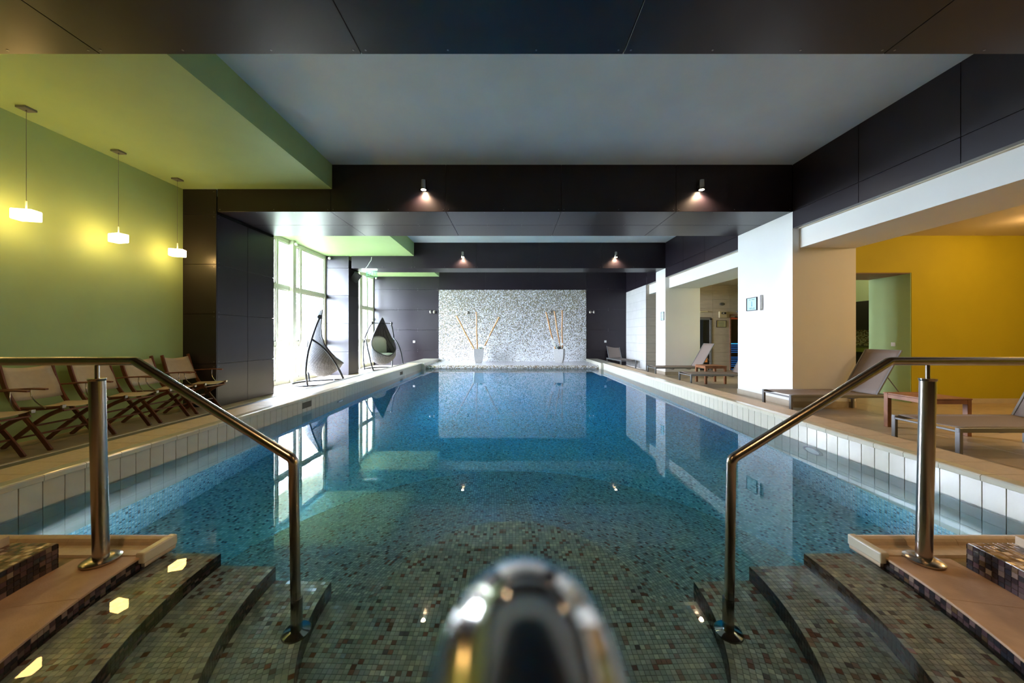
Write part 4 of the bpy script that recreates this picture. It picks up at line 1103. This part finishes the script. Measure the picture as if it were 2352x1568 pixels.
def PXY(px, py, Y): return Vector(((px-1177)*Y/784, Y, CAM_H+(772-py)*Y/784))
poles = [((1048, 725), (1091, 806), 'bamboo pole leaning far left out of the left pot'), ((1094, 716), (1096, 806), 'upright bamboo pole in the left pot'), ((1146, 728), (1107, 806), 'bamboo pole leaning right out of the left pot'),
         ((1254, 716), (1276, 806), 'bamboo pole leaning left out of the right pot'), ((1273, 714), (1288, 806), 'middle bamboo pole of the right pot, leaning slightly'), ((1291, 712), (1291, 806), 'upright bamboo pole of the right pot')]
for a, b, lb in poles:
    p, q = PXY(*a, 14.72), PXY(*b, 14.75)
    n = 9; pts = []; rs = []
    for i in range(n):
        for dt in ((-.012, 0, .012) if 0 < i < n-1 else (0,)):
            t = i/(n-1)+dt; pts.append(q+(p-q)*t+Vector((.008*math.sin(9*t), 0, 0))); rs.append(.034 if dt == 0 else .031)
    o = MB().tube(pts, rs, 12); o.build('bamboo_pole', 'bamboo', smooth=True, label=lb, cat='bamboo', group='bamboo poles in the two concrete pots')
def flowers(x, y, z, label, pts):
    r = empty('orchid', (x, y, z), label, 'flower')
    st = MB()
    for (a, c) in pts: st.tube([(0, 0, -.05), (a*.4, 0, c*.6), (a, 0, c)], .006, 6)
    st.build('stem', 'leaf', r)
    for (a, c) in pts:
        for k in range(3):
            px, pz = a+random.uniform(-.06, .06), c+random.uniform(-.07, .05); m = MB()
            for q in range(5):
                an = 2*PI*q/5; d = Vector((math.cos(an), 0, math.sin(an))); e = Vector((-d.z, 0, d.x))
                c0 = Vector((px, -.02, pz)); m.add([c0, c0+d*.035+e*.022+Vector((0, -.012, 0)), c0+d*.055, c0+d*.035-e*.022+Vector((0, -.012, 0))], [(0, 1, 2, 3)])
            m.build('blossom', 'flower', r)
    m = MB()
    for k in range(9):
        an = 2*PI*k/9; d = Vector((math.cos(an), math.sin(an), 0)); e = Vector((-d.y, d.x, 0)); L = random.uniform(.12, .2)
        m.add([(0, 0, 0), d*L*.5+e*.025+Vector((0, 0, .08)), d*L+Vector((0, 0, .05)), d*L*.5-e*.025+Vector((0, 0, .08))], [(0, 1, 2, 3)])
    m.build('leaves', 'leaf', r)
flowers(-1.36, 14.62, .70, 'white artificial orchid spray in the left pot', [(-.04, .16), (.06, .22), (.14, .10), (.30, .50), (.02, .05)])
flowers(1.98, 14.62, .70, 'white artificial orchid spray in the right pot', [(-.30, .42), (-.26, .30), (.12, .28), (.30, .10), (-.2, .2)])
MB().lathe([(.01, -.08), (.06, -.06), (.085, 0), (.06, .06), (.01, .08)], (2.0, 14.60, .76), 14).build('wicker_ball', 'wickdark', smooth=True, label='dark wicker ball lying in the right pot', cat='ball')

# ------------------------------------------------------------------ signs and wall fittings
def mtext(body, size, loc, rot, mat, parent, name='lettering'):
    c = bpy.data.curves.new(name, 'FONT'); c.body = body; c.size = size; c.align_x = 'CENTER'; c.align_y = 'CENTER'; c.extrude = .0006
    o = bpy.data.objects.new(name, c); COL.objects.link(o); bpy.context.view_layer.update()
    me = bpy.data.meshes.new_from_object(o.evaluated_get(bpy.context.evaluated_depsgraph_get()))
    bpy.data.objects.remove(o); me.materials.clear(); me.materials.append(M[mat]); me.name = name
    o = bpy.data.objects.new(name, me); COL.objects.link(o); o.rotation_euler = rot; o.parent = parent; o.location = Vector(loc)-parent.location
    return o
def pillar_sign(yc, zc, w, h, label, cm):
    r = empty('depth_sign', (XR, yc, zc), label, 'sign', 'framed depth signs on the pillars'); t = .012
    MB().box(-.022, 0, -w/2, w/2, h/2-t, h/2).box(-.022, 0, -w/2, w/2, -h/2, -h/2+t).box(-.022, 0, -w/2, -w/2+t, -h/2, h/2).box(-.022, 0, w/2-t, w/2, -h/2, h/2).build('frame', 'blacktrim', r, bevel=.001)
    B(-.010, 0, -w/2+t, w/2-t, -h/2+t, h/2-t).build('card', 'paper', r)
    m = MB()
    for k in range(7):
        if k != 4: m.box(-.0115, -.010, -.085+.025*k, -.066+.025*k, h*.32, h*.36)
    m.build('print_line', 'ink', r)
    MB().box(-.0115, -.010, -.008, .008, -.03, .06).lathe([(.014, -.0115), (.014, -.010)], (0, 0, -.035), 12, 'x').build('print_symbol', 'blueink', r)
    mtext(cm, .062, (XR-.0112, yc, zc-h*.32), (PI/2, 0, -PI/2), 'ink', r)
pillar_sign(7.43, 1.965, .32, .285, 'black framed mint depth sign reading 164 cm on the broad pillar', '164 cm')
pillar_sign(11.85, 1.965, .24, .30, 'black framed mint depth sign on the farther slim pillar', '164 cm')
MB().box(XR-.03, XR, 7.105, 7.165, 1.81, 2.13).build('thermometer', 'chrome', bevel=.012, seg=3, label='upright silver strip on the broad pillar beside the depth sign', cat='fitting')
def back_lamp(px, py, label, single=False):
    p = PXY(px, py, BACK-.02); r = empty('wall_lamp', (p.x, BACK-(.02 if abs(p.x) < 3.38 else 0), p.z), label, 'lamp', 'unlit cylinder lamps on the end wall')
    for s in ((-1, 1) if not single else (0,)):
        MB().lathe([(.046, -.065), (.05, -.06), (.05, .06), (.046, .065)], (s*.085, -.075, 0), 18).build('cylinder', 'steel', r, smooth=True)
    MB().box(-.06, .06, -.05, 0, -.025, .025).build('bracket', 'alu', r)
back_lamp(994, 716.5, 'unlit twin cylinder lamp left of the mosaic panel'); back_lamp(1359, 716.5, 'unlit twin cylinder lamp right of the mosaic panel')
back_lamp(1075, 718, 'small unlit cylinder lamp on the mosaic by the left bamboo', True); back_lamp(1264.5, 717, 'small unlit cylinder lamp on the mosaic by the right bamboo', True)
for px, py, lb in ((951, 784.5, 'white double socket on the dark end wall, left of the mosaic'), (1390.5, 784, 'white double socket on the dark end wall, right of the mosaic')):
    p = PXY(px, py, BACK); MB().box(p.x-.05, p.x+.05, BACK-.014, BACK, p.z-.05, p.z+.05).box(p.x-.03, p.x+.03, BACK-.02, BACK, p.z-.03, p.z+.03).build('socket', 'plastic', label=lb, cat='socket', bevel=.003)
MB().box(7.915-.012, 7.915, 7.05, 7.13, 1.06, 1.14).box(7.915-.018, 7.915, 7.065, 7.115, 1.075, 1.125).build('socket', 'plastic', label='white socket on the green side of the doorway', cat='socket', bevel=.003)

sp_ = empty('loudspeaker', (-5.50, 12.0, 3.34), 'dark box loudspeaker tilted on the pier between the windows', 'speaker')
m = MB().box(-.13, .13, -.12, .12, -.15, .15); R_ = Matrix.Rotation(.62, 4, 'Y') @ Matrix.Rotation(.45, 4, 'Z')
m.v = [tuple(R_ @ Vector(p)) for p in m.v]; m.build('housing', plain('dark_grey_speaker', (.03, .045, .05), .45), sp_, bevel=.012, seg=2)
m = MB().box(-.115, .115, -.124, -.119, -.135, .135); m.v = [tuple(R_ @ Vector(p)) for p in m.v]; m.build('grille', 'black', sp_)
MB().tube([(-.10, .02, .05), (.0, .02, .02)], .012, 8).build('bracket', 'black', sp_)

ex = empty('exit_sign', (-4.74, 11.44, 3.53), 'hanging glass emergency EXIT sign under the farther beam', 'sign')
B(-.22, .22, -.03, .03, -.06, 0).build('housing', 'plastic', ex, bevel=.004)
B(-.17, .21, -.003, .003, -.29, -.06).build('sign_plate', 'glass', ex)
MB().box(-.165, .205, -.005, -.0035, -.085, -.078).box(-.165, .205, -.005, -.0035, -.285, -.278).box(-.165, -.158, -.005, -.0035, -.285, -.078).box(.198, .205, -.005, -.0035, -.285, -.078).build('print_border', 'exitg', ex)
mtext('EXIT', .17, (-4.72, 11.44-.005, 3.53-.18), (PI/2, 0, 0), 'exitg', ex)
a = PXY(853.5, 590, 11.6); b = PXY(840, 615.5, 11.48)
MB().tube([a, a+Vector((-.02, 0, -.12)), (a+b)/2+Vector((.03, 0, -.0)), b+Vector((.07, 0, .08)), b], .010, 8).build('cable', 'plastic', smooth=True, label='loose white cable curving from the soffit to the exit sign', cat='cable')

# bar unit seen through the deep doorway
KX = 9.8
B(KX, KX+.32, 8.2, 10.8, 1.45, 2.25).build('cupboard', plain('very_dark_cupboard', (.012, .009, .007), .5), kt, world=True)
m = MB(); m.uvquad([(KX+.30, 8.0, .93), (KX+.30, 10.99, .93), (KX+.30, 10.99, 1.45), (KX+.30, 8.0, 1.45)], [(0, 0), (3/.035, 0), (3/.035, .52/.035), (0, .52/.035)])
m.build('splashback', mosaic('bar_mosaic', [(3, (.62, .56, .52)), (2, (.28, .14, .12)), (1.5, (.08, .05, .05)), (1.5, (.42, .36, .33))], (.55, .5, .45)), kt, world=True)
B(KX-.12, KX+.32, 8.2, 10.8, .83, .93).build('counter', 'limecounter', kt, world=True)
B(KX-.08, KX+.3, 8.2, 10.8, ZF, .83).build('base_cabinet', 'black', kt, world=True)
B(KX+.1, KX+.28, 9.2, 9.9, .93, 1.0).build('sink_tray', 'steel', kt, world=True, bevel=.02)
struct('wall_bar', B(KX+.335, KX+.6, 8.0, 10.98, ZF, ZR), plain('pale_green_paint', (.42, .56, .30), .6), 'pale green wall above the bar unit beyond the doorway')
r = empty('ceiling_or_added_lamp', (9.0, 9.6, ZR), 'bright ceiling lamp of the bar room, hidden by the doorway lintel', 'lamp')
MB().lathe([(.09, -.06), (.10, -.05), (.10, -.02), (.06, 0)], (0, 0, 0), 20).build('lamp_shade', 'lampglow', r, smooth=True)
lamp('lamp_light', 'POINT', (9.0, 9.6, ZR-.2), 14, (1, .93, .82), size=.1)

# ------------------------------------------------------------------ outside
struct('ground_outside', B(-70, -6.5, -20, 70, -.35, -.15), 'grass', 'sunlit lawn outside the windows')
struct('roof_overhang', B(-7.7, -6.45, -8, 16.2, 3.95, 4.4), 'ext', 'pale roof overhang outside the tall windows')
struct('column_outside', MB().box(-7.3, -6.75, 12.55, 13.1, -.15, 3.95).box(-7.3, -6.75, 16.6, 17.1, -.15, 3.95), 'ext', 'cream rendered columns outside the windows')
gz = empty('gazebo', (-15.6, 25.5, -.15), 'open wooden garden shelter seen through the nearer window', 'gazebo')
for (x, y) in ((-17.2, 24.5), (-14.1, 24.5), (-17.2, 27), (-14.1, 27)):
    B(x-.09, x+.09, y-.09, y+.09, -.15, 2.5).build('post', 'brownwood', gz, world=True)
    MB().bar((x, y, 1.7), (x+(.7 if x < -15 else -.7), y, 2.5), .09, .09).build('brace', 'brownwood', gz, world=True)
m = MB().hexa([(-17.8, 24, 2.5), (-13.5, 24, 2.5), (-13.5, 27.5, 2.5), (-17.8, 27.5, 2.5)], [(-17.5, 25.6, 3.1), (-13.8, 25.6, 3.1), (-13.8, 25.9, 3.1), (-17.5, 25.9, 3.1)])
m.build('roof', 'brownwood', gz, world=True)
def shrub(x, y, h, label, n=420, mat='leaf'):
    r = empty('shrub', (x, y, -.15), label, 'shrub'); m = MB()
    for i in range(n):
        a = random.uniform(0, 2*PI); b = math.acos(random.uniform(-.2, 1)); rr = h*.55*random.uniform(.75, 1.0)
        c = Vector((rr*math.sin(b)*math.cos(a), rr*math.sin(b)*math.sin(a), h*.45+rr*math.cos(b))); d = Vector([random.uniform(-1, 1) for _ in range(3)]).normalized(); e = d.orthogonal().normalized(); s = h*.06
        m.add([c-d*s, c+e*s*.5, c+d*s, c-e*s*.5], [(0, 1, 2, 3)])
    m.build('foliage', mat, r, kind='stuff')
    MB().tube([(0, 0, 0), (0, 0, h*.6)], .04, 6).build('stem', 'brownwood', r)
M['leaf2'] = plain('light_foliage', (.10, .20, .06), .7, noise=.3)
M['leafp'] = plain('pink_foliage', (.42, .20, .18), .7, noise=.3)
for i, (px, py, Y, h, lb, mt) in enumerate(((650, 760, 20, 1.2, 'green shrub outside, seen left of the window post', 'leaf2'), (692, 800, 17, .9, 'low green shrub outside, seen right of the window post', 'leaf2'), (640, 800, 15, .8, 'low green shrub outside, near the left window edge', 'leaf2'), (702, 756, 26, 1.3, 'reddish bush outside below the garden shelter', 'leafp'))):
    shrub((px-1177)*Y/784, Y, h, lb, mat=mt)
